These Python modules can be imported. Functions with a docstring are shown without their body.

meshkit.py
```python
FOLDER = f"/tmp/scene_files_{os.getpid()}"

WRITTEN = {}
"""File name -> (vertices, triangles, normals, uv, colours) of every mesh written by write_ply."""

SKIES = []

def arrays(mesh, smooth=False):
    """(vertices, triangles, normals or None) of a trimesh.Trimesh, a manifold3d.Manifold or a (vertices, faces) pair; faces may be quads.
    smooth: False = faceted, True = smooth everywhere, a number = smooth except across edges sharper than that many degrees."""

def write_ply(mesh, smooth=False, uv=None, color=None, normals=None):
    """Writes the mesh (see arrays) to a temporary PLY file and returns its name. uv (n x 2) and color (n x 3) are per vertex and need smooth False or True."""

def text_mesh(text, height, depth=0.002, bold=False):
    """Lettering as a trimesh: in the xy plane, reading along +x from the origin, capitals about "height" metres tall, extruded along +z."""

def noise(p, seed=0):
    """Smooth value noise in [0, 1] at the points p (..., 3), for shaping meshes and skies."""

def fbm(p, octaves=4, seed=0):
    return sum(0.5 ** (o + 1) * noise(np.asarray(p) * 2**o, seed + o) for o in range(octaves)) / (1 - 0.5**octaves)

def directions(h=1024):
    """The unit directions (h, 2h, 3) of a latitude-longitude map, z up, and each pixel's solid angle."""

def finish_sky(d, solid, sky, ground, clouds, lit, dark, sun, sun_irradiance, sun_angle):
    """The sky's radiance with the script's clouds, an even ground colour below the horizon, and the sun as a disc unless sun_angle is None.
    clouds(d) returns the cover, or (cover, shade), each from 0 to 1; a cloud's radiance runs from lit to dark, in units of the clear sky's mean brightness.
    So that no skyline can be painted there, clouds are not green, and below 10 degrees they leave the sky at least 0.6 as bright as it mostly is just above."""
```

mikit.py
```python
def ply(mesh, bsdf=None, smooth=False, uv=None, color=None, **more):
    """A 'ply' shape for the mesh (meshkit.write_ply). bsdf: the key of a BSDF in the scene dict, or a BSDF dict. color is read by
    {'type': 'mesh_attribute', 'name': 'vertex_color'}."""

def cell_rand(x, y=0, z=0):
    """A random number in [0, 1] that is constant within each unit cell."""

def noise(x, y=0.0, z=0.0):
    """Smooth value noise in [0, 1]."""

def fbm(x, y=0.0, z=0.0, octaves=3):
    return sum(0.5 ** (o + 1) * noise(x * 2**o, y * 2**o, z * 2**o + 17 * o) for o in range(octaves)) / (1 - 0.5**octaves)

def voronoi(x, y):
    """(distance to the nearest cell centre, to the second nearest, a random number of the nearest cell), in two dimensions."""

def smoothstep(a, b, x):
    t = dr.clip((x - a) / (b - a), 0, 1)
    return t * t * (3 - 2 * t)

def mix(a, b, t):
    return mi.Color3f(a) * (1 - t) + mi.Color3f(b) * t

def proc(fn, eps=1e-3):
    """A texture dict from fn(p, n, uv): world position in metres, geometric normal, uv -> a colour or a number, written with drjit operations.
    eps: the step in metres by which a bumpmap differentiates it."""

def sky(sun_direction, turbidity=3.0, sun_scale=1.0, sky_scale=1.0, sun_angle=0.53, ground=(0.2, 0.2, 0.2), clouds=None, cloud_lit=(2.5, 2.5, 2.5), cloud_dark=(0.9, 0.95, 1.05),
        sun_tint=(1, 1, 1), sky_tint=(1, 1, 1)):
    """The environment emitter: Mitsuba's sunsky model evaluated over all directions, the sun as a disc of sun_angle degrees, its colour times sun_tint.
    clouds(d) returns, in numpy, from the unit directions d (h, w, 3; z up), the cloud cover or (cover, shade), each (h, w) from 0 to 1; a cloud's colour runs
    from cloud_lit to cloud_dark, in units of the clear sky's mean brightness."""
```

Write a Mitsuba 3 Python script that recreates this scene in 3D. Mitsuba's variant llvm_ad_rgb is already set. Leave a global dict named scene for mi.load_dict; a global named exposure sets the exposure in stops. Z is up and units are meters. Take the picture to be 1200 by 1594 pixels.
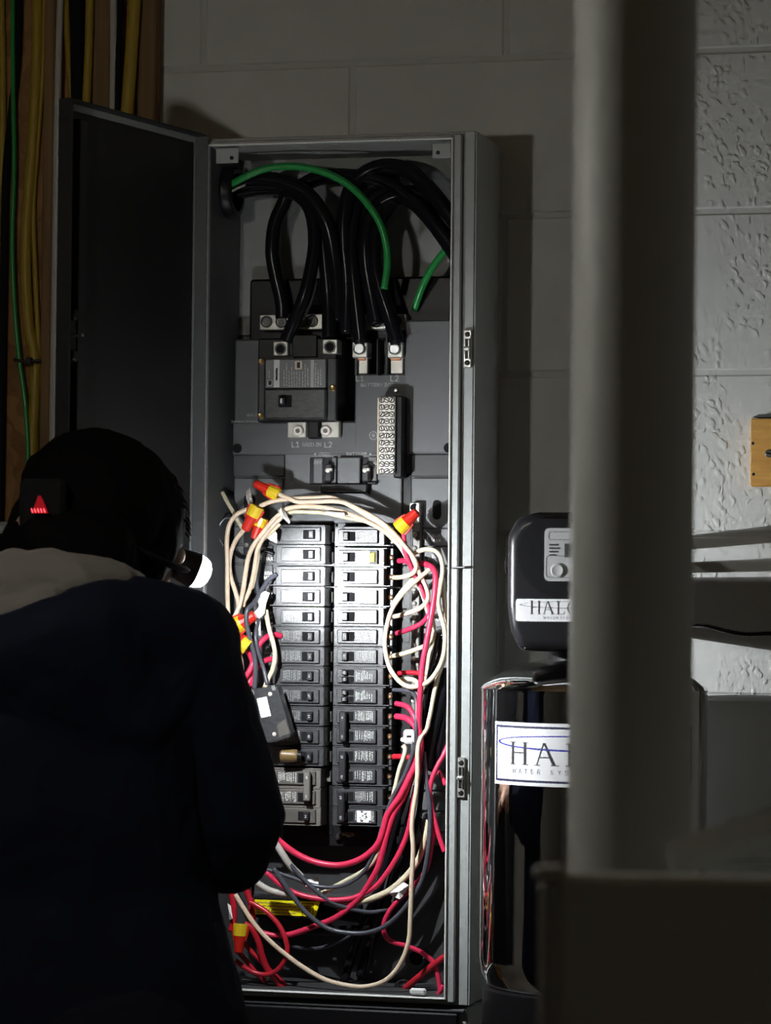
import math, random
import numpy as np, trimesh, drjit as dr, mitsuba as mi, mikit, meshkit
import manifold3d as m3
from shapely.geometry import Polygon, box as sbox
from shapely import affinity, union_all
from mikit import noise, fbm, voronoi, smoothstep, mix
T = mi.ScalarTransform4f
random.seed(7); rng = np.random.default_rng(7)
scene, labels = {}, {}

# ------------------------------------------------------------------ camera, lights, exposure
FPX = 4800.0
YAW, PITCH, ROLL = -0.2584, 0.0266, 0.0095
CAM = np.array([1.0508, -3.83, 1.3661])
_r0 = np.array([math.cos(YAW), -math.sin(YAW), 0.0])
FWD = np.array([math.sin(YAW) * math.cos(PITCH), math.cos(YAW) * math.cos(PITCH), math.sin(PITCH)])
_u0 = np.cross(_r0, FWD)
RIGHT = _r0 * math.cos(ROLL) + _u0 * math.sin(ROLL)
UP = -_r0 * math.sin(ROLL) + _u0 * math.cos(ROLL)
scene['camera'] = {'type': 'thinlens', 'fov': 2 * math.degrees(math.atan(600 / FPX)), 'fov_axis': 'x', 'aperture_radius': 0.0085, 'focus_distance': 3.78,
                   'near_clip': 0.05, 'far_clip': 60.0, 'to_world': T().look_at(origin=CAM.tolist(), target=(CAM + FWD).tolist(), up=UP.tolist())}
exposure = 0.0
HEADLAMP_GLOW = 260.0       # radiance of the headlamp's lens
HEADLAMP_BEAM = 3.6        # its focused beam
HEADLAMP_FLOOD = 1.3       # its wide flood
LANTERN_GLOW = 330.0        # the bulb hanging left of the picture


def P(px, py, y):
    """The point of the vertical plane at depth y measured at this place of the photograph."""
    d = FWD + RIGHT * ((px - 600) / FPX) - UP * ((py - 797) / FPX)
    return CAM + d * ((y - CAM[1]) / d[1])


# ------------------------------------------------------------------ helpers
USED = {}


def key_of(name):
    USED[name] = USED.get(name, -1) + 1
    return name if USED[name] == 0 else f'{name}_{USED[name]:03d}'


def put(name, mesh, mat, parent=None, smooth=False, uniq=True, **kw):
    k = (parent + '__' if parent else '') + name
    if uniq:
        k = key_of(k)
    scene[k] = mesh if isinstance(mesh, dict) else mikit.ply(mesh, mat, smooth=smooth, **kw)
    return k


def thing(name, label, cat, group=None):
    k = key_of(name)
    labels[k] = {'label': label, 'category': cat}
    if group:
        labels[k]['group'] = group
    return k


def single(name, mesh, mat, label, cat, group=None, smooth=False):
    k = thing(name, label, cat, group)
    scene[k] = mikit.ply(mesh, mat, smooth=smooth)
    return k


def struct(name, mesh, mat, label=None, smooth=False):
    k = key_of(name)
    scene[k] = mikit.ply(mesh, mat, smooth=smooth)
    labels[k] = {'kind': 'structure'}
    if label:
        labels[k]['label'] = label
    return k


def plabel(k, label, kind=None):
    labels[k] = {'label': label}
    if kind:
        labels[k]['kind'] = kind


def moved(d, x, y, z):
    return {**d, 'to_world': T().translate([float(x), float(y), float(z)])}


def rbox(x0, x1, y0, y1, z0, z1, r=0.001):
    x0, x1 = min(x0, x1), max(x0, x1); y0, y1 = min(y0, y1), max(y0, y1); z0, z1 = min(z0, z1), max(z0, z1)
    r = min(r, .45 * (x1 - x0), .45 * (y1 - y0), .45 * (z1 - z0))
    pts = []
    for sx, X in ((1, x0), (-1, x1)):
        for sy, Y in ((1, y0), (-1, y1)):
            for sz, Z in ((1, z0), (-1, z1)):
                pts += [(X, Y + sy * r, Z + sz * r), (X + sx * r, Y, Z + sz * r), (X + sx * r, Y + sy * r, Z)]
    return trimesh.convex.convex_hull(np.array(pts))


def pbox(p0, p1, yf, yb, r=0.0012):
    """Rounded box whose front face at depth yf spans the two measured corners; yb is the depth of its back."""
    my, mx = (p0[1] + p1[1]) / 2, (p0[0] + p1[0]) / 2
    return rbox(P(p0[0], my, yf)[0], P(p1[0], my, yf)[0], yf, yb, P(mx, p0[1], yf)[2], P(mx, p1[1], yf)[2], r)


def cat(*ms):
    return trimesh.util.concatenate([m for m in ms if m is not None])


def spline(pts, n=10):
    p = np.asarray(pts, float)
    if len(p) == 2:
        return np.linspace(p[0], p[1], n)
    q = np.vstack([2 * p[0] - p[1], p, 2 * p[-1] - p[-2]])
    out = []
    for i in range(1, len(q) - 2):
        a, b, c, d = q[i - 1:i + 3]
        ta, tb = (c - a) / 2, (d - b) / 2
        L = np.linalg.norm(c - b) + 1e-9
        for t, s in ((ta, 0), (tb, 1)):
            m = np.linalg.norm(t)
            if m > 1.3 * L:
                t *= 1.3 * L / m
        t = np.linspace(0, 1, n, endpoint=False)[:, None]
        out.append((2 * t**3 - 3 * t**2 + 1) * b + (t**3 - 2 * t**2 + t) * ta + (-2 * t**3 + 3 * t**2) * c + (t**3 - t**2) * tb)
    return np.vstack(out + [p[-1:]])


def tube(pts, r, sides=10, n=8, flat=None, smooth_path=True):
    c = spline(pts, n) if smooth_path else np.asarray(pts, float)
    rr = np.full(len(c), r) if np.isscalar(r) else np.interp(np.linspace(0, 1, len(c)), np.linspace(0, 1, len(r)), r)
    t = np.gradient(c, axis=0); t /= np.linalg.norm(t, axis=1, keepdims=True) + 1e-12
    u = np.cross(t[0], [0.13, 0.97, 0.21]); u /= np.linalg.norm(u)
    V, F = [], []
    a = np.arange(sides) * 2 * np.pi / sides
    for i in range(len(c)):
        u = u - t[i] * (u @ t[i]); u /= np.linalg.norm(u)
        w = np.cross(t[i], u)
        ring = c[i] + rr[i] * (np.cos(a)[:, None] * u * (flat or 1.0) + np.sin(a)[:, None] * w)
        V.append(ring)
    V = np.vstack(V)
    for i in range(len(c) - 1):
        for j in range(sides):
            k = (j + 1) % sides
            p, q, s, o = i * sides + j, i * sides + k, (i + 1) * sides + k, (i + 1) * sides + j
            F += [[p, q, s], [p, s, o]]
    V = np.vstack([V, c[:1], c[-1:]])
    n0 = len(V) - 2
    for j in range(sides):
        k = (j + 1) % sides
        F += [[n0, k, j], [n0 + 1, (len(c) - 1) * sides + j, (len(c) - 1) * sides + k]]
    return trimesh.Trimesh(V, F, process=False)


def lathe(profile, axis0, axis1, sides=24):
    """profile: (distance along the axis, radius) from axis0 towards axis1."""
    a0 = np.asarray(axis0, float); d = np.asarray(axis1, float) - a0; d /= np.linalg.norm(d)
    u = np.cross(d, [0.3, 0.2, 0.93] if abs(d[2]) < .9 else [1, 0, 0]); u /= np.linalg.norm(u); w = np.cross(d, u)
    a = np.arange(sides) * 2 * np.pi / sides
    V, F = [], []
    for s, r in profile:
        V.append(a0 + d * s + r * (np.cos(a)[:, None] * u + np.sin(a)[:, None] * w))
    n = len(profile); V = np.vstack(V)
    for i in range(n - 1):
        for j in range(sides):
            k = (j + 1) % sides
            F += [[i * sides + j, i * sides + k, (i + 1) * sides + k], [i * sides + j, (i + 1) * sides + k, (i + 1) * sides + j]]
    V = np.vstack([V, a0 + d * profile[0][0], a0 + d * profile[-1][0]])
    for j in range(sides):
        k = (j + 1) % sides
        F += [[n * sides, k, j], [n * sides + 1, (n - 1) * sides + j, (n - 1) * sides + k]]
    m = trimesh.Trimesh(V, F, process=False)
    return m


def text(s, h, at, depth=0.0004, bold=False, turn=0.0, centre=True):
    """Lettering facing -y, centred at the point `at` on its surface; turn in degrees, counter-clockwise as read."""
    m = meshkit.text_mesh(s, h, depth, bold)
    v = np.array(m.vertices)
    if centre:
        v[:, :2] -= (v[:, :2].min(0) + v[:, :2].max(0)) / 2
    c, k = math.cos(math.radians(turn)), math.sin(math.radians(turn))
    x, z = v[:, 0] * c - v[:, 1] * k, v[:, 0] * k + v[:, 1] * c
    return trimesh.Trimesh(np.stack([x, -v[:, 2], z], 1) + np.asarray(at), m.faces, process=False)


def ptext(s, px, py, hpx, y, mat, parent, bold=False, turn=0.0):
    return put('lettering', text(s, hpx * 0.00079, P(px, py, y), bold=bold, turn=turn), mat, parent)


def extr(poly, depth, at=(0, 0, 0)):
    """A shapely polygon in (x, z), extruded from y=0 to y=-depth (towards the viewer), moved to `at`."""
    gs = getattr(poly, 'geoms', [poly])
    out = []
    for g in gs:
        if g.is_empty or g.area < 1e-10:
            continue
        m = trimesh.creation.extrude_polygon(g, depth, engine='earcut')
        v = np.array(m.vertices)
        out.append(trimesh.Trimesh(np.stack([v[:, 0], -v[:, 2], v[:, 1]], 1) + np.asarray(at), m.faces, process=False))
    return cat(*out)


def ball(c, r):
    return m3.Manifold.sphere(r, 20).translate([float(v) for v in c])


def bone(*cr):
    return m3.Manifold.batch_hull([ball(c, r) for c, r in cr])


def to_tri(m):
    q = m.to_mesh()
    return trimesh.Trimesh(np.array(q.vert_properties[:, :3], float), np.array(q.tri_verts), process=False)


def soften(man, edge, it=10):
    t = to_tri(man.refine_to_length(edge))
    t.merge_vertices()
    trimesh.smoothing.filter_taubin(t, lamb=0.5, nu=0.53, iterations=it)
    return t


# ------------------------------------------------------------------ materials
def mat(key, d):
    scene[key] = d
    return key


def pl(key, c, rough=0.5, metal=0.0, spec=0.5, **kw):
    base = c if isinstance(c, dict) else {'type': 'rgb', 'value': list(c)}
    return mat(key, {'type': 'twosided', 'bsdf': {'type': 'principled', 'base_color': base, 'roughness': rough, 'metallic': metal, 'specular': spec, **kw}})


def bumped(key, c, bump, scale, rough=0.6, spec=0.3, metal=0.0, eps=1e-3):
    base = c if isinstance(c, dict) else {'type': 'rgb', 'value': list(c)}
    return mat(key, {'type': 'twosided', 'bsdf': {'type': 'bumpmap', 'arbitrary': mikit.proc(bump, eps), 'scale': scale,
                     'bsdf': {'type': 'principled', 'base_color': base, 'roughness': rough, 'specular': spec, 'metallic': metal}}})


def f_block_colour(p, n, uv):
    return mix((0.55, 0.565, 0.54), (0.64, 0.65, 0.625), fbm(p.x * 9, p.z * 9, p.y * 9))


def f_block_bump(p, n, uv):
    patch = smoothstep(.22, .55, noise(p.x * 20, p.z * 15, 6.0))
    w = noise(p.x * 130, p.z * 130, 3.0)
    d, d2, r = voronoi(p.x * 105 + 0.8 * w, p.z * 88 - 0.8 * w)
    crumb = smoothstep(0.46, 0.16, d) * smoothstep(0.35, 0.55, r)
    return crumb * (0.15 + 0.85 * patch) + 0.08 * noise(p.x * 330, p.z * 300, 1.0) + 0.25 * noise(p.x * 30, p.z * 30, 7.0)


bumped('m_block', mikit.proc(f_block_colour), f_block_bump, 0.0013, rough=0.62, spec=0.25, eps=4e-4)
pl('m_mortar', (0.52, 0.53, 0.51), 0.8)
pl('m_white_wall', (0.66, 0.66, 0.63), 0.8)
pl('m_concrete', mikit.proc(lambda p, n, uv: mix((0.36, 0.355, 0.34), (0.50, 0.49, 0.46), fbm(p.x * 3, p.y * 3, p.z * 3))), 0.85)
pl('m_joist', mikit.proc(lambda p, n, uv: mix((0.20, 0.13, 0.07), (0.34, 0.23, 0.13), fbm(p.x * 40, p.y * 3, p.z * 40))), 0.8)


def f_osb(p, n, uv):
    a = p.x * 38 + fbm(p.x * 25, p.z * 25, 0) * 3
    b = p.z * 24 + fbm(p.x * 25, p.z * 25, 9) * 3
    d1, d2, r = voronoi(a, b)
    g = noise(p.x * 260 * (0.4 + r), p.z * 200 * (1.2 - r), r * 7)
    return mix((0.17, 0.085, 0.033), (0.36, 0.20, 0.08), 0.7 * r + 0.3 * g)


def f_wood(p, n, uv):
    g = fbm(p.x * 130 + 3 * noise(p.x * 9, p.z * 1.5, 2.0), p.z * 4, p.y * 60)
    k = noise(p.x * 14, p.z * 6, 4.0)
    return mix((0.15, 0.085, 0.038), (0.30, 0.19, 0.095), g) * (0.75 + 0.35 * k)


pl('m_osb', mikit.proc(f_osb), 0.85, spec=0.2)
pl('m_stud', mikit.proc(f_wood), 0.8, spec=0.2)


def f_ply(p, n, uv):
    g = fbm(p.x * 22, p.z * 210, 1.0)
    return mix((0.50, 0.24, 0.045), (0.72, 0.40, 0.10), g)


pl('m_ply', mikit.proc(f_ply), 0.5)
pl('m_grey_paint', (0.31, 0.325, 0.32), 0.42)
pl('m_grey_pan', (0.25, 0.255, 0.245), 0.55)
pl('m_lip', (0.62, 0.63, 0.61), 0.35)
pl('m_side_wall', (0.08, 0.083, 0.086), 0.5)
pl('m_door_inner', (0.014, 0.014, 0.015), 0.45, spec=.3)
pl('m_deck', (0.072, 0.074, 0.077), 0.5)
pl('m_deck_light', (0.105, 0.108, 0.112), 0.5)
pl('m_black', (0.006, 0.006, 0.007), 0.4, spec=.3)
pl('m_black_matt', (0.010, 0.010, 0.011), 0.85, spec=0.1)
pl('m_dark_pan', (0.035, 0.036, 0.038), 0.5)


def f_brk(p, n, uv):
    return mix((0.018, 0.019, 0.021), (0.040, 0.041, 0.044), fbm(p.x * 220, p.z * 420, p.y * 90))


pl('m_breaker', (0.034, 0.035, 0.038), 0.33, spec=.7)
pl('m_breaker_face', mikit.proc(f_brk), 0.34, spec=.7)
pl('m_breaker_old', (0.115, 0.108, 0.095), 0.5)
pl('m_breaker_old_face', (0.075, 0.07, 0.062), 0.45)
pl('m_toggle', (0.016, 0.016, 0.018), 0.35)
pl('m_print', (0.72, 0.73, 0.72), 0.6)
pl('m_print_dim', (0.32, 0.325, 0.325), 0.6)
pl('m_print_grey', (0.40, 0.40, 0.39), 0.6)
pl('m_label_grey', (0.15, 0.15, 0.15), 0.5)
pl('m_label_tan', (0.66, 0.55, 0.42), 0.5)
pl('m_yellow_tab', (0.86, 0.55, 0.04), 0.5)
pl('m_cream_label', (0.80, 0.72, 0.50), 0.5)
pl('m_silver', (0.66, 0.66, 0.61), 0.32, 0.85)
pl('m_steel', (0.55, 0.56, 0.57), 0.25, 1.0)
pl('m_brass', (0.72, 0.48, 0.20), 0.3, 1.0)
pl('m_copper', (0.75, 0.38, 0.22), 0.35, 0.9)
pl('m_tin', (0.72, 0.68, 0.62), 0.4, 0.6)
pl('m_bus', (0.13, 0.125, 0.115), 0.5, 0.4)
pl('m_dull_brass', (0.30, 0.19, 0.12), 0.45, 0.7)
pl('m_chrome', (0.86, 0.87, 0.88), 0.035, 1.0)
pl('m_beige_wire', (0.62, 0.49, 0.36), 0.4)
pl('m_cream_wire', (0.58, 0.52, 0.36), 0.4)
pl('m_red_wire', (0.58, 0.025, 0.075), 0.33)
pl('m_crimson_wire', (0.42, 0.013, 0.026), 0.33)
pl('m_black_wire', (0.006, 0.006, 0.008), 0.2, spec=0.3)
pl('m_grey_wire', (0.055, 0.058, 0.072), 0.26)
pl('m_green_wire', (0.018, 0.26, 0.055), 0.28)
pl('m_nut_red', (0.46, 0.016, 0.008), 0.35)
pl('m_nut_yellow', (0.62, 0.43, 0.015), 0.35)
pl('m_tag', (0.80, 0.80, 0.78), 0.7)
pl('m_yellow_sticker', (0.83, 0.72, 0.0), 0.5)
pl('m_black_ink', (0.012, 0.012, 0.014), 0.6)
pl('m_blue_ink', (0.02, 0.025, 0.30), 0.5)
pl('m_navy_ink', (0.018, 0.02, 0.06), 0.5)
pl('m_sticker', (0.80, 0.81, 0.82), 0.45)
pl('m_keypad', (0.40, 0.41, 0.41), 0.45)
pl('m_valve', (0.014, 0.014, 0.016), 0.28)
pl('m_column', (0.58, 0.60, 0.57), 0.4)
pl('m_appliance', (0.62, 0.63, 0.58), 0.5)
pl('m_appliance_trim', (0.42, 0.42, 0.38), 0.5)
pl('m_romex_yellow', (0.34, 0.23, 0.02), 0.5)
pl('m_romex_white', (0.42, 0.40, 0.36), 0.5)
pl('m_strap', (0.02, 0.02, 0.022), 0.6)
pl('m_skin', (0.50, 0.31, 0.22), 0.5)
pl('m_hair', (0.0035, 0.003, 0.003), 0.8, spec=0.05)
bumped('m_jacket', (0.008, 0.0105, 0.021), lambda p, n, uv: fbm(p.x * 55, p.z * 40, p.y * 55), 0.004, rough=0.8, spec=0.12)
bumped('m_hood', (0.20, 0.185, 0.165), lambda p, n, uv: fbm(p.x * 90, p.z * 60, p.y * 90), 0.003, rough=0.95, spec=0.05)
pl('m_trousers', (0.012, 0.013, 0.02), 0.9, spec=0.1)
pl('m_eye', (0.7, 0.7, 0.68), 0.2)
pl('m_iris', (0.03, 0.02, 0.015), 0.2)

# ------------------------------------------------------------------ room shell
FLOOR, CEIL = 0.0, 2.44
XL, XR, YF = -1.75, 2.35, -5.6
struct('floor', rbox(XL - .2, XR + .2, YF - .2, .2, -.1, FLOOR, .002), 'm_concrete', 'bare grey concrete basement floor')
struct('ceiling', rbox(XL - .2, XR + .2, YF - .2, .2, CEIL, CEIL + .1, .002), 'm_joist', 'unfinished wooden basement ceiling')
struct('wall_left', rbox(XL - .1, XL, YF, 0, FLOOR, CEIL, .002), 'm_concrete', 'plain grey concrete side wall')
struct('wall_right', rbox(XR, XR + .1, YF, 0, FLOOR, CEIL, .002), 'm_white_wall', 'plain white painted side wall at the right')
struct('wall_front', rbox(XL, XR, YF - .1, YF, FLOOR, CEIL, .002), 'm_white_wall', 'plain white painted wall opposite the electrical cabinet')
wb = struct('wall_back', rbox(XL, XR, 0.0022, .2, FLOOR, CEIL, .001), 'm_mortar', 'painted concrete block wall with recessed mortar joints')
COURSE = 0.2025
ZJ = P(1140, 328, 0)[2]          # a bed joint seen right of the column
XJ = P(548, 150, 0)[0]           # a head joint seen above the cabinet, in the course above that bed joint
blk = mikit.ply(rbox(-.2012, .2012, 0, .19, -COURSE / 2 + .0018, COURSE / 2 - .0018, .0035), 'm_block')
nb = 0
for k in range(-9, 4):
    zc = ZJ + (k + .5) * COURSE
    if zc - .1 < FLOOR - .05 or zc + .1 > CEIL + .06:
        continue
    for i in range(-3, 6):
        xc = XJ + .203 + .406 * i + (.203 if k % 2 else 0)
        if XL + .2 < xc < XR - .2:
            put('block', moved(blk, xc, 0, zc), None, wb)

# ------------------------------------------------------------------ wooden wall panel with cables, left
OX1 = P(243, 120, -.03)[0]
ob = struct('wall_panel', rbox(XL + .02, OX1 - .004, -.026, -.001, .3, CEIL, .002), 'm_osb', 'brown strand board fixed to the wall left of the cabinet')
for x0, x1 in ((68, 84), (143, 172), (214, 241)):
    k = put('plank', rbox(P(x0, 120, -.04)[0], P(x1, 120, -.04)[0], -.041, -.024, .3, CEIL, .002), 'm_stud', ob)


def vcable(name, pts, r, m, label, group=None, flat=.55, y=-.05):
    top = P(pts[0][0], pts[0][1], y)
    q = [np.array([top[0], y, CEIL - .002])] if pts[0][1] < 5 else []
    q += [P(a, b, y) for a, b in pts]
    if pts[-1][1] > 250:
        q.append(np.array([q[-1][0] - .004, y, .34]))
    return single(name, tube(q, r, 10, 10), m, label, 'cable', group, smooth=True)


vcable('yellow_cable', [(58, -20), (57, 100), (50, 230), (40, 380), (44, 500), (55, 570), (50, 700), (47, 850)], .0075, 'm_romex_yellow', 'wide yellow sheathed cable running down the strand board left of the open door', y=-.036)
vcable('yellow_cable', [(70, -20), (66, 120), (58, 230), (52, 330), (57, 470), (60, 560), (56, 700), (57, 850)], .0035, 'm_romex_yellow', 'thin yellow cable just right of the wide yellow one beside the open door', y=-.034)
vcable('yellow_cable', [(103, -20), (106, 80), (112, 160), (114, 260)], .004, 'm_romex_yellow', 'thin yellow cable left of the thick black cable above the door', y=-.036)
vcable('yellow_cable', [(140, -20), (138, 80), (134, 180), (135, 280)], .0055, 'm_romex_yellow', 'yellow cable just right of the thick black cable above the door', y=-.05)
vcable('yellow_cable', [(210, -20), (206, 60), (202, 120), (196, 200), (190, 280)], .0085, 'm_romex_yellow', 'broad yellow cable on the boards nearest the block wall', y=-.052)
vcable('yellow_cable', [(2, -20), (4, 120), (3, 300), (1, 470)], .005, 'm_romex_yellow', 'yellow cable at the far edge of the strand board beside the green wire', y=-.034)
vcable('black_cable', [(121, -20), (121, 80), (122, 200), (121, 280)], .0098, 'm_black_matt', 'thick black cable between two yellow ones above the open door', y=-.04)
vcable('black_cable', [(188, -20), (184, 90), (182, 200), (180, 280)], .0036, 'm_black_matt', 'thin black cable left of the broad yellow cable above the door', y=-.048)
vcable('black_cable', [(30, -20), (26, 100), (10, 260), (6, 420)], .0052, 'm_black_matt', 'black cable slanting across the strand board beside the wide yellow cable', y=-.038)
vcable('white_cable', [(94, -20), (92, 60), (90, 150), (88, 260)], .0045, 'm_romex_white', 'white cable on the narrow plank left of the thick black cable', y=-.049)
vcable('white_cable', [(177, -20), (177, 70), (176, 160), (174, 280)], .0048, 'm_romex_white', 'white cable at the edge of the wide plank above the door', y=-.046)
vcable('green_wire', [(20, -20), (20, 110), (22, 260), (19, 370), (22, 470), (30, 560), (40, 640), (44, 760)], .003, 'm_green_wire', 'thin green wire hanging down the strand board', y=-.046)
single('cable_strap', cat(tube([P(22, 560, -.052), P(40, 563, -.054), P(64, 561, -.05)], .0022, 8), rbox(*[v for v in (P(44, 556, -.05)[0], P(52, 556, -.05)[0])], -.059, -.05, P(40, 568, -.05)[2], P(40, 557, -.05)[2], .001)),
       'm_strap', 'black strap tying the yellow cables and green wire to the strand board', 'cable tie', smooth=30)
jb = thing('utility_box', 'small pale grey box on the strand board left of the head', 'electrical box')
put('box', pbox((-70, 812), (36, 905), -.085, -.03, .004), 'm_grey_paint', jb)
put('cover', pbox((-66, 818), (30, 852), -.09, -.084, .002), 'm_keypad', jb)
put('screw', lathe([(0, .004), (.003, .0035)], P(26, 811, -.085), P(26, 811, -.2), 12), 'm_steel', jb)
single('black_lead', tube([P(-40, 840, -.10), P(0, 835, -.105), P(18, 845, -.10), P(30, 880, -.09)], .004, 10), 'm_black_wire', 'short black lead looping over the pale grey box left of the head', 'cable', smooth=True)

# ------------------------------------------------------------------ electrical cabinet
FY = -0.140
W2, ZB, ZT = 0.1572, 1.40 - .5277, 1.40 + .5277
OXL, OXR = -0.172, 0.187
OZT, OZB = ZT + .0105, ZB - .009
cab = thing('electrical_cabinet', 'tall open grey electrical cabinet on the block wall with its door swung left', 'electrical cabinet')
t = .0018
put('shell', cat(rbox(OXL, OXL + t, FY + .003, 0.0, OZB, OZT, .0005), rbox(OXR - t, OXR, FY + .003, 0, OZB, OZT, .0005),
                 rbox(OXL, OXR, FY + .003, 0, OZT - t, OZT, .0005), rbox(OXL, OXR, FY + .003, 0, OZB, OZB + t, .0005)), 'm_grey_paint', cab)
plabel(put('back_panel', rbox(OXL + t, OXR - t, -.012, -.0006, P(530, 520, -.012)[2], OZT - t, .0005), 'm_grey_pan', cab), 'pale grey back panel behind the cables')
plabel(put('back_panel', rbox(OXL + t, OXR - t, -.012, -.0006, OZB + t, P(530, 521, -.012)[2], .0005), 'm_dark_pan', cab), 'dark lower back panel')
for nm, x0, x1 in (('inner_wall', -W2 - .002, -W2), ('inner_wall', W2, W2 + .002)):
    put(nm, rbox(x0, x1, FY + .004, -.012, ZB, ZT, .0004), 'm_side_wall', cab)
put('inner_floor', rbox(-W2, W2, FY + .004, -.012, ZB - .001, ZB, .0003), 'm_dark_pan', cab)
put('inner_roof', rbox(-W2, W2, FY + .004, -.012, ZT, ZT + .001, .0003), 'm_grey_pan', cab)
# frame: outer flange, raised inner flange
LW = .0024


def ring(x0, x1, z0, z1, wl, wr, wt, wbm, y0, y1, r=.0008):
    return cat(rbox(x0, x0 + wl, y0, y1, z0, z1, r), rbox(x1 - wr, x1, y0, y1, z0, z1, r),
               rbox(x0 + wl, x1 - wr, y0, y1, z1 - wt, z1, r), rbox(x0 + wl, x1 - wr, y0, y1, z0, z0 + wbm, r))


put('outer_flange', ring(OXL, OXR - .0022, OZB, OZT, .006, .019, .005, .004, FY + .002, FY + .0035), 'm_grey_paint', cab)
put('inner_flange', ring(-W2 - .010, W2 + .0125, ZB - .006, ZT + .0065, .010, .0125, .0065, .006, FY - .005, FY + .003, .0016), 'm_grey_paint', cab)
plabel(put('lip', ring(-W2 - LW, W2 + LW, ZB - LW, ZT + LW, LW, LW, LW, LW, FY - .0085, FY - .004, .0009), 'm_lip', cab), 'bright rolled lip around the opening')
for px0, px1, py0, py1 in ((336, 371, 231, 254), (673, 702, 223, 246)):
    tb = put('corner_tab', pbox((px0, py0), (px1, py1), FY - .004, FY - .002, .0006), 'm_grey_paint', cab)
    c = P(px0 * .3 + px1 * .7 if px0 < 400 else (px0 * .7 + px1 * .3), py1 * .64 + py0 * .36, FY - .0042)
    put('screw', lathe([(0, .0026), (.0008, .0022)], c, c + [0, -1, 0], 14), 'm_black', tb)
tb = put('tab', pbox((637, 1539), (662, 1549), FY - .006, FY + .002, .0022), 'm_lip', cab)
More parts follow.
